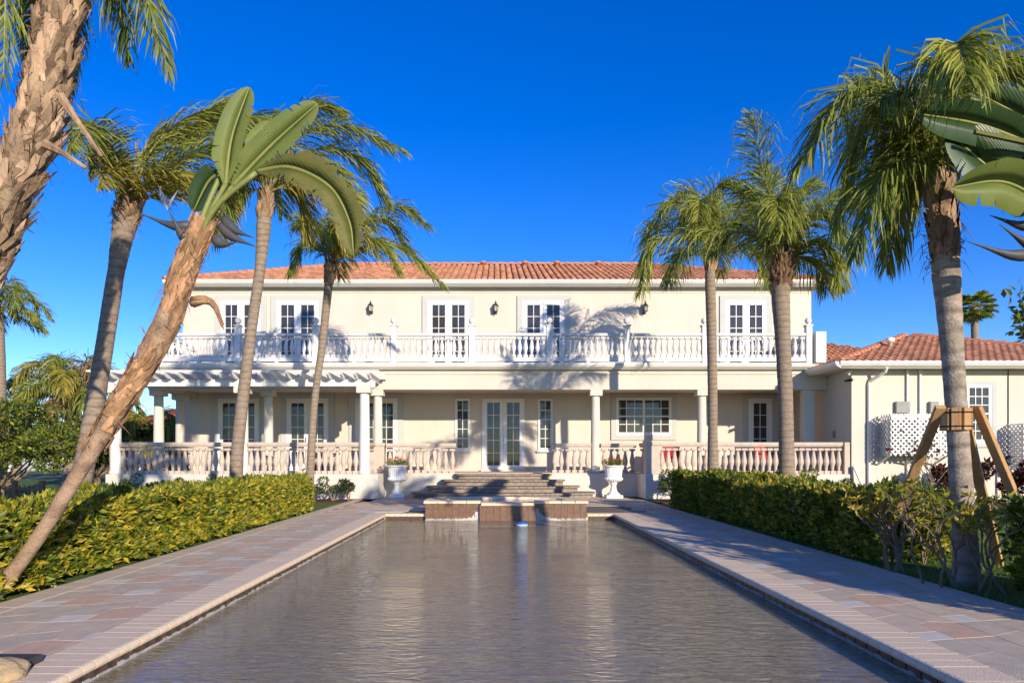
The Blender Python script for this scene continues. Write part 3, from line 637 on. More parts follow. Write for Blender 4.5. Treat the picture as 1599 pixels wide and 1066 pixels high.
ld = thing('leaning_board', 'narrow weathered board leaning on the porch end beside the downspout', 'board'); p = XX(1342,20.6); MB().bar((p+.25,20.55,.0), (p,20.93,1.02), .10, .035).build('board', gutterm, ld)

# ================================================================== URNS, FURNITURE
def urn(px, lab, lab2):
    x = XX(px,21.62); u_ = thing('garden_urn', lab, 'urn', (x, 21.62, 0), 'white urns flanking the steps')
    MB().box((-.26,-.26,.002), (.26,.26,.10)).build('base', plum, u_, bevel=.01)
    MB().lathe([(.20,.10),(.21,.13),(.15,.17),(.105,.24),(.085,.36),(.10,.45),(.13,.48),(.11,.50)], 24).build('stem', plum, u_, True)
    bw = MB(); pr = [(.11,.50),(.22,.53),(.285,.58),(.29,.62),(.25,.66),(.255,.75),(.27,.88),(.285,.96),(.31,.985),(.335,1.0),(.335,1.03),(.30,1.03),(.27,1.00),(.01,.985)]; n = 48; q = []; f = []
    for r, z in pr:
        for k in range(n):
            a = 2*math.pi*k/n; rr = r*(1+(.035*(1 if k % 2 else -1) if .52 < z < .95 else 0)); q.append((rr*math.cos(a), rr*math.sin(a), z))
    for i in range(len(pr)-1):
        for k in range(n): f.append((i*n+k, i*n+(k+1)%n, (i+1)*n+(k+1)%n, (i+1)*n+k))
    bw.add(q, f).build('bowl', plum, u_)
    MB().lathe([(.27,.96),(.27,1.005)], 20).build('potting_soil', soil, u_)
    fl = thing('flowering_plant', lab2, 'flowers', (x, 21.62, 1.0), 'flowers in the urns')
    lf = MB(); fo = MB(); fo.m = 0
    for i in range(520):
        a = R(0,6.3); r = .30*math.sqrt(R(0,1)); z = R(.02,.20)*(1.1-r*1.6)+.02; c = V((r*1.15*math.cos(a), r*1.15*math.sin(a), z)); leaf(lf, c, V((R(-1,1),R(-1,1),R(-.2,1))), R(.04,.07), R(.02,.035))
    lf.build('leaves', hedge_g, fl)
    for i in range(46):
        a = R(0,6.3); r = .30*math.sqrt(R(0,1)); z = .10+.17*(1-r*2.2)+R(0,.05); fo.m = 0 if R(0,1) < .75 else 1
        for k in range(7):
            aa = k*.9; leaf(fo, (r*1.1*math.cos(a), r*1.1*math.sin(a), z), V((math.cos(aa),math.sin(aa),R(.2,.9))), .038, .03)
    fo.build('blossoms', [flower_o, flower_y], fl)
def leaf(mb, c, d, ln, wd):                 # a small folded leaf
    d = V(d).normalized(); s_ = d.cross(V((R(-1,1),R(-1,1),R(-1,1)))).normalized()*wd*.5; c = V(c); n_ = d.cross(s_).normalized()*wd*.15
    mb.add([c, c+d*ln*.45+s_+n_, c+d*ln, c+d*ln*.45-s_+n_], [(0,1,2),(0,2,3)])
urn(620, 'white fluted urn beside the pergola end of the steps', 'orange and yellow flowers in the urn by the pergola'); urn(958, 'white fluted urn on the side of the steps towards the wing', 'orange and yellow flowers in the urn towards the wing')
def chair(name, lab, x, yv, m_, frame, rz):
    t_ = thing(name, lab, 'chair', (x, yv, FL)); t_.rotation_euler = (0,0,rz)
    MB().box((-.30,-.30,.34), (.30,.30,.46)).build('seat', m_, t_, bevel=.03); bb = MB(); bb.add([(-.29,.22,.45),(.29,.22,.45),(.29,.36,.98),(-.29,.36,.98),(-.29,.32,.45),(.29,.32,.45),(.29,.44,.98),(-.29,.44,.98)], [(0,3,2,1),(4,5,6,7),(0,1,5,4),(1,2,6,5),(2,3,7,6),(3,0,4,7)]); bb.build('backrest', m_, t_, bevel=.02)
    for sx in (-1,1):
        for sy in (-1,1): MB().bar((sx*.28,sy*.28,0), (sx*.28,sy*.28,.36), .05, .05).build('leg', frame, t_)
        MB().bar((sx*.32,-.30,.62), (sx*.32,.34,.64), .06, .05).build('armrest', frame, t_); MB().bar((sx*.32,-.28,.36), (sx*.32,-.28,.62), .05, .05).build('arm_support', frame, t_)
chair('porch_chair', 'red cushioned chair behind the balustrade under the porch door', XX(1197,23.6), 23.6, redp, iron, .2); chair('porch_chair', 'red cushioned chair behind the balustrade near the double window', XX(1047,23.4), 23.4, redp, iron, -.3)
chair('wicker_chair', 'dark wicker armchair on the pergola side of the porch', XX(282,23.4), 23.4, wicker, wicker, .6); chair('wicker_chair', 'dark wicker chair with cream cushion in front of the middle porch doors', XX(510,23.6), 23.6, cream_c, wicker, -.2)

# ================================================================== PALMS
def frond(parent, path, L=.55, n=46, wd=.026, droop=.8, wind=(0,0,0), mats=None, bare=.16, spread=.55, rr=.022, plum=.5, tipdead=0, name='frond'):
    pts = catmull(path, n); mb = MB(); wind = V(wind); UP = V((0,0,1))
    mb.m = 1; mb.tube(pts[::3]+([pts[-1]] if n % 3 else []), [rr*(1-.85*i/(n/3)) for i in range(len(pts[::3])+(1 if n % 3 else 0))], 5)
    mb.m = 0
    for i in range(int(bare*n), n+1):
        t = i/n; p = pts[i]; tg = (pts[min(i+1,n)]-pts[max(i-1,0)]).normalized(); sd_ = tg.cross(UP)
        if sd_.length < .15: sd_ = tg.cross(V((0,1,0)))
        sd_.normalize(); un = sd_.cross(tg).normalized(); l = L*(math.sin(math.pi*min(1, .22+.72*(t-bare)/(1-bare)))**.7)
        for s_ in (-1, 1):
            for rep in range(3):
                a = R(-plum,plum)*1.5; d = (sd_*s_*math.cos(a)+un*math.sin(a))*(1-.4*t)+tg*(spread+.5*t); d.normalize(); ll = l*R(.7,1.3)*1.12; dr = droop*R(.45,1.25)
                d1 = (d+wind*.4+V((0,0,-dr*.2))).normalized(); d2 = (d+wind*.8+V((R(-.2,.2),R(-.2,.2),-dr*.8))).normalized(); d3 = (d*.6+wind+V((R(-.25,.25),R(-.25,.25),-dr*1.7))).normalized()
                p0 = p+tg*R(-.02,.02); p1 = p0+d1*ll*.35; p2 = p1+d2*ll*.35; p3 = p2+d3*ll*.30; wv = d1.cross(V((R(-1,1),R(-1,1),R(-1,1)))).normalized()*wd*.40
                mb.add([p0-wv*.5, p0+wv*.5, p1+wv, p1-wv, p2+wv*.8, p2-wv*.8, p3], [(0,1,2,3),(3,2,4,5),(5,4,6)])
    return mb.build(name, mats or [frondm, rachis], parent)
def trunk(parent, pts, rad, m, rough=.035, seg=18, ringstep=.11, name='trunk'):
    ln = sum((V(pts[i+1])-V(pts[i])).length for i in range(len(pts)-1)); n = int(ln/.05); P = catmull(pts, n); rr = []
    for i in range(n+1):
        u = i/n*(len(rad)-1); k = min(int(u), len(rad)-2); r = rad[k]+(rad[k+1]-rad[k])*(u-k); s_ = i*.05; ringv = .018 if (s_ % ringstep) < .05 else 0
        rr.append([r*(1+ringv*1.2+rough*noise.noise(V((math.cos(6.283*j/seg)*2, math.sin(6.283*j/seg)*2, s_*4)))+rough*.7*noise.noise(V((math.cos(6.283*j/seg)*6, math.sin(6.283*j/seg)*6, s_*14)))) for j in range(seg)])
    mb = MB().tube(P, rr, seg); o = mb.build(name, m, parent, True); return P
def boots(parent, P, i0, i1, r0, r1, n, size, m=None, flare=.35, name='leaf_bases', hair=0, pw=1.0):
    mb = MB()
    for k in range(n):
        t = ((k+R(0,1))/n)**pw; i = i0+(i1-i0)*t; ii = min(int(i), len(P)-2); p = P[ii]; d = (P[ii+1]-P[ii]).normalized(); r = r0+(r1-r0)*t
        a = R(0,6.283); o = d.orthogonal().normalized(); e = (o*math.cos(a)+d.cross(o)*math.sin(a)).normalized(); sd_ = d.cross(e); h = size*R(.7,1.4); w_ = size*R(.35,.6)
        b0 = p+e*r*.9; b1 = b0+d*h*.5+e*h*flare*.35; b2 = b0+d*h*(1.0)+e*h*flare*R(.5,1.3); tw = sd_*R(-.3,.3)*w_
        mb.add([b0-sd_*w_*.6, b0+sd_*w_*.6, b1+sd_*w_*.42+tw*.5, b1-sd_*w_*.42+tw*.5, b2+sd_*w_*.18+tw, b2-sd_*w_*.18+tw, b0-sd_*w_*.3+e*.02, b1+e*.03], [(0,6,7,3),(6,1,2,7),(3,7,5),(7,2,4,5)])
    mb.build(name, m or bootm, parent)
    if hair:
        hb = MB()
        for k in range(hair):
            t = R(0,1); ii = min(int(i0+(i1-i0)*t), len(P)-2); p = P[ii]; d = (P[ii+1]-P[ii]).normalized(); a = R(0,6.283); o = d.orthogonal().normalized(); e = (o*math.cos(a)+d.cross(o)*math.sin(a)).normalized(); r = r0+(r1-r0)*t
            q0 = p+e*r; q1 = q0+e*size*R(.15,.4)+V((0,0,R(-.1,.15)))*size*3; q2 = q1+V((R(-1,1),R(-1,1),-R(.3,1.5)))*size*.5; w_ = V((R(-1,1),R(-1,1),R(-1,1))).normalized()*.005
            hb.add([q0-w_, q0+w_, q1+w_, q1-w_, q2], [(0,1,2,3),(3,2,4)])
        stuff(hb.build('fibre', fibre, parent))
def px_path(C, Y, pts, dy):
    n = len(pts); return [C]+[W(x, y, Y+dy*(i+1)/n) for i, (x, y) in enumerate(pts)]
TS0 = .76
def palm(lab, Y, base, pts, rad, crown, fr, L, m=trunkm, boot=None, hair=0, wind=(0,0,0), droop=.8, wd=.026, n=46, ts=1.0, name='palm_tree', kinds=None, extra=3, rough=.04, ringstep=.11):
    t_ = thing(name, lab, 'palm'); bx = XX(base[0], Y)
    TP = [V((bx, Y, GZ-.05)), ] + [W(x, y, Y) for x, y in pts]
    TS = TS0*ts; rad = [r*TS for r in rad]; P = trunk(t_, TP, rad, m, rough, ringstep=ringstep)
    if boot: i0 = int(len(P)*boot[0]); boots(t_, P, i0, len(P)-1, boot[1]*TS, boot[2]*TS, boot[3], boot[4], hair=hair, flare=boot[5] if len(boot) > 5 else .35, m=boot[6] if len(boot) > 6 else None)
    C = W(crown[0], crown[1], Y)
    for i, f_ in enumerate(fr):
        kd = f_[2] if len(f_) > 2 else 'g'
        mt = {'g':[frondm, rachis], 'y':[frondy, rachis], 'd':[frondd, rachis], 'b':[frondb, bootm]}[kd]
        frond(t_, px_path(C, Y, f_[0], f_[1]), L*(f_[3] if len(f_) > 3 else 1), n, wd, droop, wind, mt)
    # extra fronds to the back and front of the crown so that it has depth
    for i in range(extra):
        a = R(0, 6.28); ln = L*R(2.0,2.8); s_ = 1 if i % 2 else -1; d = V((math.cos(a)*.45, s_*.9, 0)); frond(t_, [C, C+d*ln*.4+V((0,0,ln*.42)), C+d*ln*.8+V((0,0,ln*.45)), C+d*ln*1.1+V((0,0,ln*.12))], L, n, wd, droop, wind, [frondm, rachis])
    return t_, P, C
# -- right side, behind the hedge nearest the porch
palm('slim palm with grey trunk behind the trimmed hedge, closest to the porch balustrade', 18.6, (1112,0), [(1113,640),(1111,520),(1109,440),(1109,405)], [.19,.155,.16,.165,.17,.13], (1109,408),
     [([(1085,345),(1045,318),(1012,400)],-.6,'g'), ([(1070,372),(1020,352),(1004,440)],.3,'d'), ([(1100,330),(1080,300),(1035,322)],.8,'g'), ([(1113,340),(1118,295),(1150,288)],-.5,'g'), ([(1140,350),(1180,335),(1215,385)],.8,'d'),
      ([(1150,385),(1185,395),(1200,440)],-.8,'g'), ([(1085,390),(1060,400),(1045,440)],-1.2,'d'), ([(1105,350),(1090,325),(1065,345)],-1.5,'g'), ([(1112,360),(1114,320),(1116,300)],.1,'b',.3), ([(1130,330),(1160,320),(1190,330)],1.4,'d')], .85, boot=(.84,.17,.15,70,.26), ts=1.05, wd=.034, n=44)
palm('palm with tall upright frond and fibrous brown neck behind the right-hand hedge', 13.7, (1229,0), [(1227,640),(1222,520),(1219,460),(1222,410)], [.20,.165,.165,.19,.21,.12], (1222,415),
     [([(1207,330),(1187,250),(1172,180)],-.5,'g',1.0), ([(1180,368),(1110,362),(1022,380),(1000,455)],-.7,'g'), ([(1262,340),(1300,305),(1345,312)],.6,'g'), ([(1262,378),(1300,392),(1314,445)],-.4,'g'), ([(1250,350),(1290,335),(1325,385)],-1.0,'d'),
      ([(1232,345),(1246,300),(1268,285)],.9,'d'), ([(1195,375),(1150,352),(1115,392)],.9,'d'), ([(1240,400),(1278,415),(1292,452)],.5,'g'), ([(1228,380),(1226,330),(1230,290)],.4,'b',.5), ([(1200,350),(1185,310),(1165,300)],.6,'d'), ([(1215,360),(1205,300),(1195,262)],.8,'d')], .72, boot=(.80,.20,.16,120,.20,.5,fibre), hair=420, ts=1.12, wd=.03, n=50)
# -- right foreground, braced
ptree, PP, PC = palm('tall palm held by timber braces in front of the wing', 6.96, (1508,0), [(1508,860),(1497,700),(1488,560),(1478,430),(1472,360),(1462,280)], [.205,.165,.145,.145,.185,.15,.085], (1462,280),
     [([(1420,185),(1330,140),(1245,262)],-.4,'g',1.1), ([(1425,225),(1355,195),(1305,345)],.3,'g',1.1), ([(1435,250),(1380,270),(1335,395)],-.5,'d',1.0), ([(1455,200),(1505,118),(1585,95)],.3,'y',1.0), ([(1470,190),(1530,105),(1610,100)],-.4,'g',.9),
      ([(1500,235),(1560,215),(1620,300)],.5,'d'), ([(1435,275),(1402,320),(1385,410)],.5,'g',.9), ([(1430,190),(1385,130),(1330,150)],.8,'g',1.0), ([(1450,230),(1420,150),(1370,160)],-.7,'d'), ([(1440,260),(1400,240),(1355,300)],.8,'d')], .62, m=trunkl, boot=(.70,.155,.11,70,.30,.18), hair=120, ts=0.9, wd=.024, n=56, droop=1.2, extra=2, ringstep=.16)
# -- left side
pe, _, PE = palm('slim palm beside the porch end of the bright hedge', 18.5, (482,0), [(490,640),(503,540),(512,455),(516,420)], [.20,.165,.16,.175,.19,.12], (517,415),
     [([(565,350),(620,322),(668,352)],-.5,'g'), ([(560,388),(625,385),(692,445)],.3,'g'), ([(500,388),(472,382),(450,425)],-.5,'d'), ([(520,365),(548,335),(590,400)],-.9,'y'), ([(540,385),(590,375),(622,425)],-1.0,'g'), ([(505,370),(484,345),(462,352)],.6,'d'), ([(525,360),(538,318),(560,305)],.5,'g'), ([(545,365),(600,345),(640,392)],.9,'d'), ([(522,390),(532,360),(545,345)],-.2,'b',.4)], .75, boot=(.80,.185,.15,60,.28), ts=0.78, wd=.034, wind=(.35,0,0), n=44)
mb = MB(); c0 = PE
for i in range(26): mb.tube([c0+V((.15,-.15,.1)), c0+V((.3+R(-.08,.08),-.25,.55+R(-.1,.1))), c0+V((.42+R(-.3,.2),-.3+R(-.2,.2),.25+R(-.35,.3)))], [.012,.01,.006], 4)
mb.build('flower_stalk', mat('orange_stalk', (.55,.33,.08), .7), pe)
palm('tall palm with ringed trunk and knobbly neck rising mid-way along the bright hedge', 14.0, (366,0), [(372,690),(392,520),(406,420),(412,350),(415,305)], [.24,.20,.17,.165,.235,.15], (418,300),
     [([(470,212),(540,197),(630,236)],-.4,'g'), ([(495,232),(560,250),(604,315)],.4,'g'), ([(448,205),(485,165),(530,175)],.7,'g'), ([(470,285),(515,310),(540,385)],-.6,'y'), ([(390,262),(358,278),(335,325)],.3,'y'), ([(380,295),(352,320),(340,375)],-.7,'d'), ([(440,288),(468,310),(482,372)],.6,'y'), ([(405,240),(415,195),(440,180)],.9,'d'), ([(460,250),(520,262),(565,330)],-1.1,'g'), ([(395,270),(370,255),(345,275)],-.9,'y')], .72, boot=(.82,.21,.15,110,.20), ts=0.82, wd=.03, wind=(.5,0,0), n=50)
palm('leaning palm with shaggy neck behind the tilted bird of paradise trunk', 9.0, (92,0), [(128,745),(160,560),(182,420),(196,345),(203,318)], [.26,.21,.175,.17,.25,.15], (205,318),
     [([(180,255),(155,225),(142,268)],-.3,'y',.8), ([(238,232),(305,180),(378,172)],.3,'g',1.0), ([(255,268),(320,235),(372,250)],-.4,'g'), ([(262,300),(325,283),(368,325)],.4,'y',.8), ([(212,262),(240,215),(285,205)],.6,'y'), ([(188,275),(168,245),(150,245)],.7,'g',.8), ([(275,225),(325,175),(368,150)],.8,'g'), ([(195,290),(175,265),(158,290)],-.8,'y',.7), ([(230,285),(270,270),(305,300)],-.8,'y',.8)], .50, boot=(.74,.20,.155,120,.20), hair=140, ts=0.8, wd=.022, wind=(.7,0,0), droop=.5, n=50, extra=2)
big, BP, BC = palm('thick shaggy palm trunk leaning in close, crown above the picture', 5.0, (-172,0), [(-125,780),(-62,520),(-22,403),(27,282),(56,201),(76,121),(97,0),(105,-110)], [.26,.23,.21,.21,.215,.225,.23,.235,.16], (106,-120),
     [([(165,-110),(215,-40),(262,105)],-.2,'d',.9), ([(150,-95),(180,-30),(200,90)],.3,'d',.8), ([(60,-110),(15,-50),(5,120)],-.3,'d',.8), ([(40,-120),(-30,-60),(-20,170)],.3,'d',.9), ([(140,-130),(230,-130),(285,-30)],.2,'d',.8), ([(115,-60),(110,40),(105,150)],.5,'d',.6), ([(80,-60),(55,20),(45,80)],.5,'d',.7)], .42, m=barkd, boot=(.25,.20,.20,420,.21,.32,bootd), hair=260, ts=0.74, wd=.017, n=50, extra=0, rough=.12, droop=1.1)
for path in ([(95,150),(125,195),(160,245)], [(70,225),(100,240),(135,263)]):
    MB().tube([W(x, y, 4.85) for x, y in path], [.035,.02,.012], 6).build('dead_petiole', bootm, big)
# ---- timber braces on the foreground palm
br = thing('palm_brace', 'three timber props strapped round the foreground palm trunk', 'brace'); bc = W(1493, 655, 6.96)
for k in range(8):
    a = 2*math.pi*k/8+.2; c = V((math.cos(a), math.sin(a), 0)); MB().bar(bc+c*.122+V((0,0,-.11)), bc+c*.122+V((0,0,.115)), .085, .035, c).build('collar_block', wood, br, bevel=.004)
for dz in (-.07, .07): MB().tube([bc+V((math.cos(a)*.145, math.sin(a)*.145, dz)) for a in (k*.35 for k in range(19))], .007, 5).build('strap', iron, br)
for (px, py, Yf), (sx, sy) in (((1372,868,8.7),(-.19,-.05)), ((1560,812,8.2),(.13,.1)), ((1640,830,7.2),(.17,-.05))):
    foot = V((XX(px,Yf), Yf, GZ)); top_ = bc+V((sx, sy, .13)); MB().bar(foot, top_, .095, .05).build('brace', wood, br, bevel=.004)

# ================================================================== BIRDS OF PARADISE
def paddle(parent, path, hw_, m=None, splits=5, fold=.75, stem=None, n=26, tatter=0, rim=None, twist=0):
    pts = catmull(path, n); mb = MB(); UP = V((0,0,1)); gaps = set(); 
    rows = []
    for i in range(n+1):
        t = i/n; tg = (pts[min(i+1,n)]-pts[max(i-1,0)]).normalized(); vw = V((0,-1,0)); sd_ = tg.cross(vw).normalized(); nn = sd_.cross(tg).normalized(); w_ = hw_*min(1, 3.2*t+.12)*(math.sqrt(max(.02, 1-((t-.45)/.55)**3)) if t > .45 else 1)
        w_ = max(w_, .01)
        sd2 = (sd_*math.cos(twist)+nn*math.sin(twist)); n2 = sd2.cross(tg).normalized(); rows.append((pts[i], sd2, n2, w_))
    for s_ in (-1, 1):
        lst = None; cuts = sorted(random.sample(range(3, n-2), splits)); sag = 0; 
        for i in range(n):
            p, sd_, nn, w_ = rows[i]; p2, sd2, nn2, w2 = rows[i+1]
            if i in cuts: sag = R(-.35,.35)
            j0 = R(1-tatter,1) if tatter else 1; j1 = R(1-tatter,1) if tatter else 1; g_ = .35 if i+1 in cuts else 1
            def col(p_, sdv, nv, w__, j):
                return [p_, p_+(sdv*s_*.5+nv*fold*.35)*w__, p_+(sdv*s_*j+nv*(fold*.4+sag*.3))*w__-V((0,0,abs(sag)*.2*w__))]
            A_, B_ = col(p, sd_, nn, w_, j0), col(p2, sd2, nn2, w2, j1); dd = p2-p; B_[2] = B_[2]-dd*(1-g_)
            mb.m = 0; mb.add(A_+B_, [(0,1,4,3),(1,2,5,4)])
            if rim and tatter:
                for q in range(3):
                    e = A_[2].lerp(B_[2], q/3); mb.m = 2; d_ = sd_*s_*w_*R(.04,.14)+V((0,0,-R(0,.1)))*w_; mb.add([e, e+dd*.3, e+d_+dd*.2], [(0,1,2)])
    mb.m = 1; mb.tube(pts, [.020*(1-.8*i/n)+.003 for i in range(n+1)], 6)
    o = mb.build('leaf', [m or bananal, petiole, rim or frondb], parent)
    bm = bmesh.new(); bm.from_mesh(o.data); bmesh.ops.remove_doubles(bm, verts=bm.verts, dist=.0005); bm.to_mesh(o.data); bm.free(); o.data.polygons.foreach_set('use_smooth', [True]*len(o.data.polygons))
    if stem: MB().tube(catmull(stem, 10), [.030-.008*i/10 for i in range(11)], 8).build('petiole', petiole, parent, True)
    return o
def beak(parent, a, b, r=.05, white_at=None, up=1):
    a, b = V(a), V(b); mid = a.lerp(b, .35)+V((0,0,-.04)); P = catmull([a, mid, b], 10); MB().tube(P, [r*(.5+.5*math.sin(math.pi*min(1, .15+i/9)))*(1-.93*(i/10)**2) for i in range(11)], 8).build('flower_beak', spathe, parent, True)
    if white_at:
        mb = MB(); c = V(white_at)
        for k in range(5):
            d = V((R(-.7,.7), R(-.3,.3), 1)).normalized(); leaf(mb, c, d, R(.14,.24), .05)
        mb.build('petals', petal, parent)
YB = 6.2
bop = thing('bird_of_paradise', 'tall white bird of paradise with slanting sheathed trunk over the bright hedge', 'plant')
def B(x, y, d=0): return W(x, y, YB+d)
TP = [V((XX(-22,YB),YB,GZ-.05)), B(52,850), B(128,730), B(200,610), B(258,510), B(285,430), B(308,372)]
P = trunk(bop, TP, [.07,.062,.066,.085,.115,.10,.07], mat('paradise_bark', (.42,.29,.19), .9, (.22,.145,.095), 7, .8, 40, rings=.8), .05, ringstep=.35)
boots(bop, P, int(len(P)*.36), int(len(P)*.99), .082, .085, 520, .20, m=sheath, flare=.15, name='leaf_sheaths', hair=120, pw=.55)
paddle(bop, [B(352,290), B(362,215,.1), B(389,137,.15)], .135, splits=3, stem=[B(290,425,.04), B(322,345), B(352,288)])
paddle(bop, [B(362,292,-.05), B(425,226,-.1), B(496,162,-.15)], .145, splits=6, stem=[B(291,425,.02), B(326,345,-.05), B(364,290,-.05)])
paddle(bop, [B(400,268,-.15), B(455,262,-.25), B(515,292,-.3), B(545,345,-.3), B(552,395,-.3)], .165, m=bananay, splits=9, tatter=.25, rim=frondb, stem=[B(293,425,.0), B(332,330,-.1), B(402,268,-.15)])
paddle(bop, [B(345,270,.1), B(325,285,.15), B(302,330,.2)], .12, m=bananad, splits=1, stem=[B(290,420,.05), B(318,335,.06), B(346,270,.1)])
paddle(bop, [B(385,250,.1), B(410,215,.15), B(425,190,.2)], .11, splits=1)
for a, b_, w_ in (((298,352),(215,332),(262,328)), ((292,372),(262,325),None), ((345,352),(402,386),None), ((350,342),(398,372),None), ((335,372),(372,378),None)): beak(bop, B(*a, -.05), B(*b_, -.15), .055, B(*w_, -.1) if w_ else None)
dl = MB()
for i in range(5): q = [B(300+R(-4,4),470+R(-6,6),-.1), B(330,468+R(-4,6),-.18), B(348+R(-3,3),510+R(-5,6),-.2)]; dl.tube(catmull(q, 6), [.03,.034,.028,.022,.018,.012,.005], 5)
dl.build('dead_leaf', sheath, bop, True)
rb = thing('bird_of_paradise', 'broad dark paddle leaves of a bird of paradise reaching in beside the braced palm', 'plant'); YR = 6.3
def Q(x, y, d=0): return W(x, y, YR+d)
rbx = Q(1760,715); stm = V((rbx.x, YR+.2, GZ-.05)); P = trunk(rb, [stm, V((rbx.x-.05,YR+.1,1.4)), Q(1700,390)], [.13,.14,.12], sheath, .06)
boots(rb, P, int(len(P)*.5), len(P)-1, .14, .12, 60, .26, m=sheath, flare=.15, name='leaf_sheaths')
S0 = Q(1700,400)
for pts, hw2, tw, mm, sp in (([(1620,230,-.1),(1530,195,-.2),(1436,178,-.3)], .17, .5, bananad, 1), ([(1640,330,0),(1560,275,-.1),(1478,205,-.15)], .26, .1, bananad, 2), ([(1650,330,-.2),(1570,285,-.3),(1488,292,-.35)], .20, .5, bananal, 3), ([(1680,230,.1),(1600,185,.1),(1515,140,.1)], .17, .3, bananad, 2),
                             ([(1680,380,.2),(1620,300,.3),(1590,240,.3)], .22, 0, bananad, 3), ([(1690,250,.2),(1640,170,.2),(1600,110,.3)], .2, .2, bananal, 2), ([(1760,300,.2),(1830,200,.2),(1880,90,.3)], .25, .2, bananal, 2), ([(1740,300,-.1),(1790,170,-.3),(1810,20,-.4)], .25, .2, bananal, 2), ([(1720,300,.5),(1760,230,.9),(1800,180,1.4)], .25, .2, bananal, 2)):
    paddle(rb, [Q(*p) for p in pts], hw2, m=mm, splits=sp, twist=tw, stem=[S0, S0.lerp(Q(*pts[0]), .5)+V((0,0,.08)), Q(*pts[0])], rim=frondb)
for a, b_ in (((1640,230),(1522,206)), ((1640,262),(1555,255))): MB().tube([Q(*a,-.3), Q(*b_,-.35)], [.03,.022], 6).build('cut_petiole', bananay, rb)
for a, b_ in (((1610,398),(1508,376)), ((1620,350),(1545,336)), ((1625,385),(1560,350))): beak(rb, Q(*a), Q(*b_,-.1), .06)
rc = thing('bird_of_paradise', 'unseen bird of paradise clump behind the camera, added to shade the right-hand deck', 'plant')  # out-of-view clump added to throw dappled shade on the right-hand deck
for k in range(13):
    c = V((8.6+R(-1.4,1.3), -3.4+R(-1.5,1.8), GZ)); h = R(.9,1.7); a = R(0,6.28); d = V((math.cos(a), math.sin(a), 0)); t1 = c+V((0,0,h))+d*.3
    paddle(rc, [t1, t1+d*.45+V((0,0,.55)), t1+d*1.0+V((0,0,.7))], .24, splits=2, m=bananal, twist=R(-.5,.5), stem=[c, c+V((0,0,h*.6)), t1])

# ================================================================== HEDGES, SHRUBS, TREES
def hedge(name, lab, x0_, x1_, y0_, y1_, h, n, mats, wts, ls=(.04,.125), lump=.17, gap=None, sparse=0):
    t_ = thing(name, lab, 'hedge'); lf = MB()
    core = MB(); 
    for i in range(n):
        yv = R(y0_, y1_); u = R(0, 1); per = (x1_-x0_)+2*h; s_ = R(0, per)
        lm = lump*noise.noise(V((s_*1.7, yv*1.6, 3)))+lump*.6*noise.noise(V((s_*5, yv*5, 9)))
        dep = abs(random.gauss(0, .055+sparse))
        if s_ < h: p = V((x0_-lm+dep, yv, h-s_)); nn = V((-1,0,.25))
        elif s_ < h+(x1_-x0_): p = V((x0_+s_-h, yv, h+lm*.9-dep)); nn = V((0,0,1))
        else: p = V((x1_+lm-dep, yv, s_-h-(x1_-x0_))); nn = V((1,0,.25))
        if R(0,1) < .06: yy = R(0,1); p = V((R(x0_,x1_), y0_+dep if yy < .5 else y1_-dep, R(.05,h))); nn = V((0,-1 if yy < .5 else 1,.2))
        if gap and gap(p): continue
        p.z = max(.04, p.z)
        d = (nn*R(.1,1.0)+V((R(-1,1),R(-1,1),R(-.45,1)))*1.0); lf.m = random.choices(range(len(mats)), wts)[0]
        if noise.noise(V((p.x*2.2, p.y*2.2, p.z*2.5))) > .25 and R(0,1) < .5: lf.m = min(1, len(mats)-1)
        L_ = R(*ls)
        for k in range(2): leaf(lf, p, (d+V((R(-.5,.5),R(-.5,.5),R(-.5,.5)))), L_*R(.8,1.2), L_*.42)
    stuff(lf.build('foliage', mats, t_))
    st_ = MB(); cnt = int((y1_-y0_)*9)
    for i in range(cnt):
        bx, by = R(x0_+.1, x1_-.1), R(y0_+.05, y1_-.05)
        if gap and gap(V((bx, by, h*.5))) and R(0,1) < .3: continue
        for k in range(3): tp = V((bx+R(-.25,.25), by+R(-.25,.25), h*R(.75,1.0))); st_.tube([(bx,by,GZ-.03), (bx+(tp.x-bx)*.35+R(-.04,.04), by+(tp.y-by)*.35, h*.45), tp], [.014,.009,.004], 4)
    stuff(st_.build('stems', twig, t_))
    inn = MB(); 
    for i in range(int((y1_-y0_)*420)):          # inner leaves so that the hedge is not see-through
        p = V((R(x0_+.12, x1_-.12), R(y0_+.08, y1_-.08), R(.10, h-.1)))
        if gap and gap(p): continue
        leaf(inn, p, V((R(-1,1),R(-1,1),R(-1,1))), R(.09,.15), .08)
    stuff(inn.build('inner_foliage', mats[-1], t_))
    return t_
hedge('hedge', 'clipped yellow-green hedge running the length of the sunny side of the pool', -5.40, -4.45, 2.6, 16.4, .77, 56000, [hedge_y, hedge_yy, hedge_g], [5,3,2.2])
hedge('hedge', 'clipped dark green hedge starting near the porch, on the side of the braced palm', 4.56, 5.6, 13.0, 17.7, .86, 17000, [hedge_y, hedge_yy, hedge_g], [4,2,4])
hedge('hedge', 'ragged thinning hedge with yellow tips between the clipped hedge and the braced palm', 4.58, 5.5, 8.2, 12.95, .80, 14500, [hedge_y, hedge_yy, hedge_g], [4,4,3], lump=.2, sparse=.07, gap=lambda p: noise.noise(p*1.5+V((3,1,7))) > .42+.12*(p.y-9.5)/3)
hedge('hedge', 'short dark hedge clump on the camera side of the braced palm', 4.75, 5.9, 4.2, 6.35, .88, 8000, [hedge_y, hedge_y, hedge_g], [3,2,4], lump=.15)
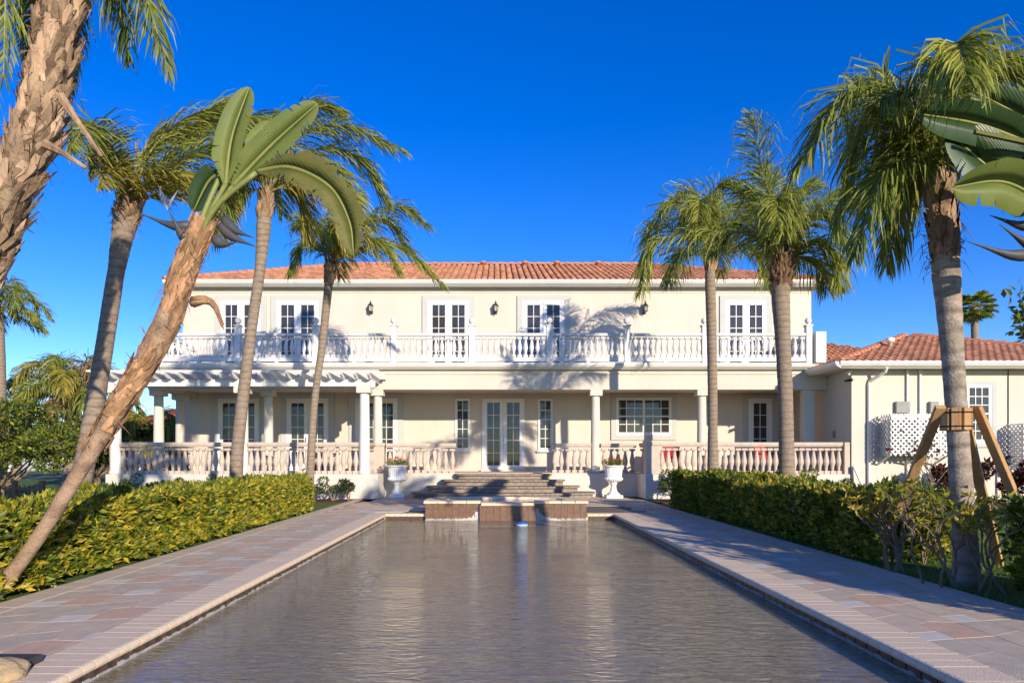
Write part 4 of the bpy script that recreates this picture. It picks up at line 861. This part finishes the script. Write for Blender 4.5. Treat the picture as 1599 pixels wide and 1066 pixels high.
def bare_shrub(lab, x, yv, h, n, lm, nl, seed):
    random.seed(seed); t_ = thing('shrub', lab, 'shrub'); s_ = MB(); lf = MB(); tips = []
    def grow(p, d, l, r, dep):
        q = p+d*l; mid = p.lerp(q, .5)+V((R(-.03,.03),R(-.03,.03),0)); s_.tube([p, mid, q], [r, r*.85, r*.7], 5); tips.append((q, dep))
        if dep > 0:
            for k in range(random.choice([2,2,3])): grow(q, (d+V((R(-.8,.8),R(-.8,.8),R(-.1,.5)))).normalized(), l*R(.6,.85), r*.65, dep-1)
    for k in range(n): grow(V((x+R(-.12,.12), yv+R(-.12,.12), GZ-.02)), V((R(-.5,.5),R(-.5,.5),1)).normalized(), h*R(.3,.42), .017, 3)
    s_.build('branches', twig, t_)
    for i in range(nl):
        p, dp = random.choice(tips)
        if dp > 1: continue
        for k in range(4): leaf(lf, p, V((R(-1,1),R(-1,1),R(-.3,1))), R(.06,.11), .035)
    lf.m = 0; lf.build('leaves', lm, t_)
bare_shrub('half-bare shrub with yellow tufts at the foot of the long timber prop', XX(1400,7.6), 7.6, 1.0, 5, hedge_yy, 260, 3)
bare_shrub('twiggy nearly leafless shrub right against the braced palm trunk', XX(1470,6.75), 6.75, 1.15, 4, hedge_y, 90, 4)
bare_shrub('twiggy shrub with a few yellow leaves just past the braced palm trunk', XX(1545,6.45), 6.45, .95, 4, hedge_yy, 120, 5)
bare_shrub('tall bare stems with sparse red leaves against the wing wall', XX(1450,15.5), 15.5, 2.0, 4, red_l, 70, 6)
def bush(name, lab, c, r, n, mats, ls, group=None, seed=1, stems=5, flat=1.0, cat='shrub'):
    random.seed(seed); t_ = thing(name, lab, cat, c, group); lf = MB(); st_ = MB(); cl = []
    for k in range(max(5, n//150)): a = R(0,6.28); e = R(-.2,1); rr = R(.35,.9); cl.append((V((math.cos(a)*rr*r[0]*math.sqrt(max(0,1-e*e*.6)), math.sin(a)*rr*r[1]*math.sqrt(max(0,1-e*e*.6)), r[2]*(.5+.42*e*rr*1.2))), R(.22,.38)))
    for i in range(n):
        q, s_ = random.choice(cl); d = V((random.gauss(0,1),random.gauss(0,1),random.gauss(0,1))).normalized(); p = q+V((d.x*r[0], d.y*r[1], d.z*r[2]*.55*flat))*s_*R(.6,1.05); p.z = max(.03, p.z); lf.m = random.randrange(len(mats))
        leaf(lf, p, d+V((R(-.8,.8),R(-.8,.8),R(-.2,.9))), R(*ls), ls[1]*.42)
    for q, s_ in cl[:max(stems, 4)]: st_.tube([(R(-.08,.08)*r[0],R(-.08,.08)*r[1],-.05), (q.x*.4,q.y*.4,q.z*.5), tuple(q)], [.02+.01*r[2],.014,.005], 5)
    lf.build('foliage', mats, t_); st_.build('stems', twig, t_); return t_
for i, px in enumerate(range(150, 521, 37)):
    Yb = 20.5-.15*(i % 3); bush('shrub', 'low grey-green shrub in the row under the pergola balustrade', (XX(px,Yb)+R(-.1,.1), Yb, GZ), (.50,.36,.55+.12*(i % 3)), 620, [shrub_g, hedge_g], (.05,.09), 'shrubs under the pergola balustrade', 20+i)
bush('shrub', 'dark wispy shrub at the plinth corner beside the pergola column', (XX(545,20.4),20.4,GZ), (.40,.36,.75), 600, [shrub_g, dark_g], (.06,.09), seed=41)
bush('shrub', 'bright green shrub against the plinth corner next to the urn', (XX(1050,20.3),20.3,GZ), (.55,.45,1.0), 1500, [hedge_y, hedge_g], (.06,.10), seed=42)
bush('shrub', 'rounded green shrub behind the clipped hedge under the long balustrade', (XX(1240,19.6),19.6,GZ), (.95,.6,.95), 1800, [hedge_g, hedge_y], (.06,.10), seed=43)
bush('shrub', 'small shrub below the balustrade end next to the leaning board', (XX(1310,19.8),19.8,GZ), (.6,.4,.75), 700, [shrub_g, hedge_g], (.05,.09), seed=44)
for i, (px, Yb, h) in enumerate(((1478,19.8,1.25),(1528,19.5,1.35),(1570,19.3,1.1),(1605,19.2,1.3))): bush('croton', ('dark red leafed croton below the lattice screen','dark red leafed croton right of the braced trunk under the wing window','low dark red croton beneath the hose','dark red croton past the hose')[i], (XX(px,Yb),Yb,GZ), (.42,.36,h), 520, [red_l, red_l, dark_g], (.10,.18), seed=50+i, cat='shrub')
struct(box('flower_bed', (10.4,18.2,GZ-.02), (20,20.99,GZ+.03), mulch)); struct(box('flower_bed', (4.6,19.4,GZ-.02), (10.4,20.99,GZ+.028), mulch)); struct(box('flower_bed', (-12.6,19.7,GZ-.02), (-3.7,20.99,GZ+.03), mulch))
# lawn blades beside the braced palm
gr = MB(); random.seed(7)
for i in range(16000):
    x, yv = R(4.42,9.5), R(5.2,13); h = R(.03,.075); a = R(0,6.28); dx, dy = math.cos(a)*.005, math.sin(a)*.005; lx, ly_ = R(-.03,.03), R(-.03,.03); gr.add([(x-dx,yv-dy,GZ),(x+dx,yv+dy,GZ),(x+lx,yv+ly_,GZ+h)], [(0,1,2)])
go = gr.build('grass', mat('grass_blade', (.17,.25,.03), .6, (.11,.18,.025), 3, island=.4, trans=.3)); tag(go, 'short green lawn grass around the braced palm', 'grass'); stuff(go)
# trees
def tree(name, lab, base, h, r, n, mats, ls, seed, spreadb=7, trunk_r=.12, low=.35, group=None, bare=False):
    random.seed(seed); t_ = thing(name, lab, 'tree', base, group); tr = MB(); cl = []
    tr.tube([(0,0,-.1), (.05,0,h*low*.5), (0,.05,h*low)], [trunk_r*1.3, trunk_r, trunk_r*.85], 9)
    for k in range(spreadb):
        a = 6.283*k/spreadb+R(-.4,.4); e = R(.2,1); p1 = V((math.cos(a)*r[0]*.35, math.sin(a)*r[1]*.35, h*(low+.10+.12*e))); p2 = V((math.cos(a)*r[0]*R(.6,.95), math.sin(a)*r[1]*R(.6,.95), h*(low+(1-low)*R(.35,.9)))); tr.tube(catmull([V((0,0,h*low*.9)), p1, p2], 6), [trunk_r*.6, trunk_r*.5, trunk_r*.4, trunk_r*.32, trunk_r*.25, trunk_r*.18, trunk_r*.1], 6)
        cl.append((p2, R(.22,.36)))
        for j in range(5):
            p3 = p1.lerp(p2, R(.3,1))+V((R(-.45,.45)*r[0], R(-.45,.45)*r[1], R(-.08,.22)*h)); tr.tube([p1.lerp(p2, .5), p1.lerp(p2,.6).lerp(p3,.5)+V((0,0,.05*h)), p3], [trunk_r*.22, trunk_r*.14, trunk_r*.05], 5); cl.append((p3, R(.14,.28)))
    for k in range(6): cl.append((V((R(-.5,.5)*r[0], R(-.5,.5)*r[1], h*R(.75,.95))), R(.18,.3)))
    lf = MB()
    for i in range(n):
        q, s_ = random.choice(cl); d = V((random.gauss(0,1),random.gauss(0,1),random.gauss(0,1))).normalized(); p = q+V((d.x*r[0], d.y*r[1], d.z*h*.40))*s_*R(.5,1.05); lf.m = random.randrange(len(mats)); leaf(lf, p, d*.6+V((R(-1,1),R(-1,1),R(-.3,1))), R(*ls), ls[1]*.5)
    tr.build('trunk', twig, t_, True); lf.build('crown', mats, t_); return t_
tree('spreading_tree', 'spreading yellow-green tree with tangled bare limbs beyond the iron fence', (XX(0,19.5),19.5,GZ), 2.9, (2.0,1.7), 13000, [tree_g, hedge_y, hedge_g], (.07,.15), 61, 14, .075, .16)
tree('spreading_tree', 'dark leafy tree between the iron fence and the porch end', (XX(150,27),27,GZ), 3.0, (2.3,1.8), 8000, [dark_g, tree_g], (.12,.2), 62, 8, .14, .2)
for i, (px, Yb, h, rx) in enumerate(((205,29,2.9,2.6),(270,31,2.6,2.4),(330,33,2.8,2.5))): bush('tall_shrub', ('dark green screen shrub behind the pergola corner','dark green screen shrub seen between the end columns of the porch','dark green screen shrub behind the house corner')[i], (XX(px,Yb),Yb,GZ), (rx,1.4,h), 6000, [dark_g, dark_g, shrub_g], (.12,.2), seed=70+i)
tree('broadleaf_tree', 'glossy broad-leaved tree rising behind the wing roof beside the fan palm', (XX(1668,26),26,GZ), 7.6, (2.0,1.6), 1000, [tree_g, hedge_g], (.28,.42), 64, 8, .14, .55)
# distant palms
def far_palm(lab, px, Y, ztop, L, nf, kinds, fan=False, seed=1, tr_r=.2, wind=(0,0,0)):
    random.seed(seed); t_ = thing('palm_tree', lab, 'palm'); x = XX(px,Y); P = trunk(t_, [V((x,Y,GZ-.1)), V((x+.1,Y,ztop*.5)), V((x,Y,ztop))], [tr_r*1.3,tr_r,tr_r], trunkm); C = P[-1]
    for k in range(nf):
        a = k*2.399; e = 1-2*(k+.5)/nf; d = V((math.cos(a), math.sin(a), 0)); el = .9*e+.15
        if fan:
            c2 = C+(d*math.cos(el)+V((0,0,math.sin(el))))*L*.55; mb = MB(); D0 = (c2-C).normalized(); s_ = D0.cross(V((0,0,1))).normalized(); mb.m = 1; mb.tube([C, c2], [.03,.015], 5); mb.m = 0; u_ = s_.cross(D0)
            for j in range(17):
                b_ = (j-8)/8*1.45; dd = (D0*math.cos(b_)+s_*math.sin(b_)); tip = c2+dd*L*.6+V((0,0,-.12*L*R(.5,1.6))); w_ = (D0*-math.sin(b_)+s_*math.cos(b_))*.06*L; m_ = c2+dd*L*.36; mb.add([c2, m_+w_, tip, m_-w_], [(0,1,2),(0,2,3)])
            mb.build('frond', [frondd if k % 3 else frondm, rachis], t_)
        else:
            frond(t_, [C, C+d*L*.45*math.cos(el)+V((0,0,L*.5*math.sin(el)+.1*L)), C+d*L*.85*math.cos(el)+V((0,0,L*.55*math.sin(el))), C+d*L*1.05*math.cos(el)+V((0,0,L*.3*math.sin(el)-.25*L))], L*.33, 26, L*.022, .8, wind, {'g':[frondm,rachis],'y':[frondy,rachis],'d':[frondd,rachis],'b':[frondb,bootm]}[kinds[k % len(kinds)]])
    return t_, C
t_, C = far_palm('bushy date palm with orange fruit stalks behind the spreading tree', 112, 27, 3.9, 2.4, 26, 'gydgyb', seed=81, tr_r=.3)
mb = MB()
for i in range(60): a = R(0,6.28); e = C+V((math.cos(a)*R(.1,.55), math.sin(a)*R(.1,.55)-.3, R(-.2,.55))); mb.tube([C, C.lerp(e,.5)+V((0,0,.12)), e], [.02,.014,.01], 4); [leaf(mb, e, V((R(-1,1),R(-1,1),R(-1,1))), .14, .09) for k in range(6)]
mb.build('fruit_stalks', mat('date_fruit', (.48,.25,.04), .7, (.36,.16,.03), 9), t_)
far_palm('feathery palm crown beyond the fence past the thick shaggy trunk', -5, 24, 6.6, 1.6, 18, 'dgd', seed=82)
far_palm('young yellow-green palm seen between the porch end columns', 228, 27.5, 1.9, 2.2, 16, 'ygyb', seed=83, tr_r=.2)
far_palm('slender fan palm with round crown standing behind the wing', 1521, 36, 9.2, 1.0, 26, 'g', True, 84, .17)
far_palm('low palm tuft far off above the spreading tree', 25, 42, 3.6, 1.8, 14, 'd', seed=85)

# ================================================================== FENCE, FAR HOUSES, ROAD
fen = thing('iron_fence', 'black iron picket fence behind the bright hedge below the spreading tree', 'fence'); fy = 12.0; fz = ZZ(757,fy)
xa, xb = XX(-60,fy), XX(66,fy)
for z in (.12, fz-.06): MB().bar((xa,fy,z), (xb,fy,z), .03, .03).build('fence_rail', iron, fen)
pk = MB().box((-.008,-.008,.03), (.008,.008,fz)).mesh('picket', iron); k = xa
while k < xb: link('picket', pk, fen, (k, fy, 0)); k += .085
for px in (-50, 23, 66): x = XX(px,fy); box('fence_post', (x-.035,fy-.035,GZ-.02), (x+.035,fy+.035,fz+.08), iron, fen)
road = struct(MB().add([(-200,44,GZ+.006),(-16,44,GZ+.006),(-16,51,GZ+.006),(-200,51,GZ+.006)], [(0,1,2,3)]).build('road', gravel))
def far_house(lab, x, yv, w_, d_, h, rh, wm, rm, loc=None):
    t_ = thing('neighbour_house', lab, 'house'); box('wall', (x,yv,GZ-.1), (x+w_,yv+d_,h), wm, t_); r = MB(); e = .5; q = [(x-e,yv-e,h+.01),(x+w_+e,yv-e,h+.01),(x+w_+e,yv+d_+e,h+.01),(x-e,yv+d_+e,h+.01),(x+d_*.5,yv+d_/2,h+rh),(x+w_-d_*.5,yv+d_/2,h+rh)]
    r.add(q, [(0,1,5,4),(1,2,5),(2,3,4,5),(3,0,4),(0,3,2,1)]).build('roof', rm, t_)
    for k in range(3):
        xx = x+w_*(k+.5)/3; f = box('window', (xx-.6,yv-.04,1.0), (xx+.6,yv-.002,2.3), white, t_); MB().box((xx-.5,yv-.06,1.1), (xx+.5,yv-.042,2.2)).build('pane', glass, f)
far_house('neighbouring house with red tiled roof glimpsed past the porch end', -30.5, 54, 14, 9, 3.6, 2.3, stucco, mat('red_roof', (.42,.09,.05), .8, (.34,.07,.04), 3))
far_house('white neighbouring house far off under the spreading tree', -64, 66, 17, 9, 2.6, 1.6, white, mat('grey_roof', (.4,.38,.36), .8))
# ---- move each empty to the base of its thing
bpy.context.view_layer.update()
for o in list(scene.objects):
    if o.type == 'EMPTY' and o.parent is None and o.location.length < 1e-6 and o.children:
        lo = V((1e9,)*3); hi = V((-1e9,)*3)
        def ext(c):
            global lo, hi
            if c.type == 'MESH':
                for k in c.bound_box:
                    p = c.matrix_world @ V(k); lo = V(map(min, lo, p)); hi = V(map(max, hi, p))
        for c in o.children: ext(c)
        base = V(((lo.x+hi.x)/2, (lo.y+hi.y)/2, max(lo.z, GZ)))
        o.location = base
        for c in o.children: c.location = c.location-base
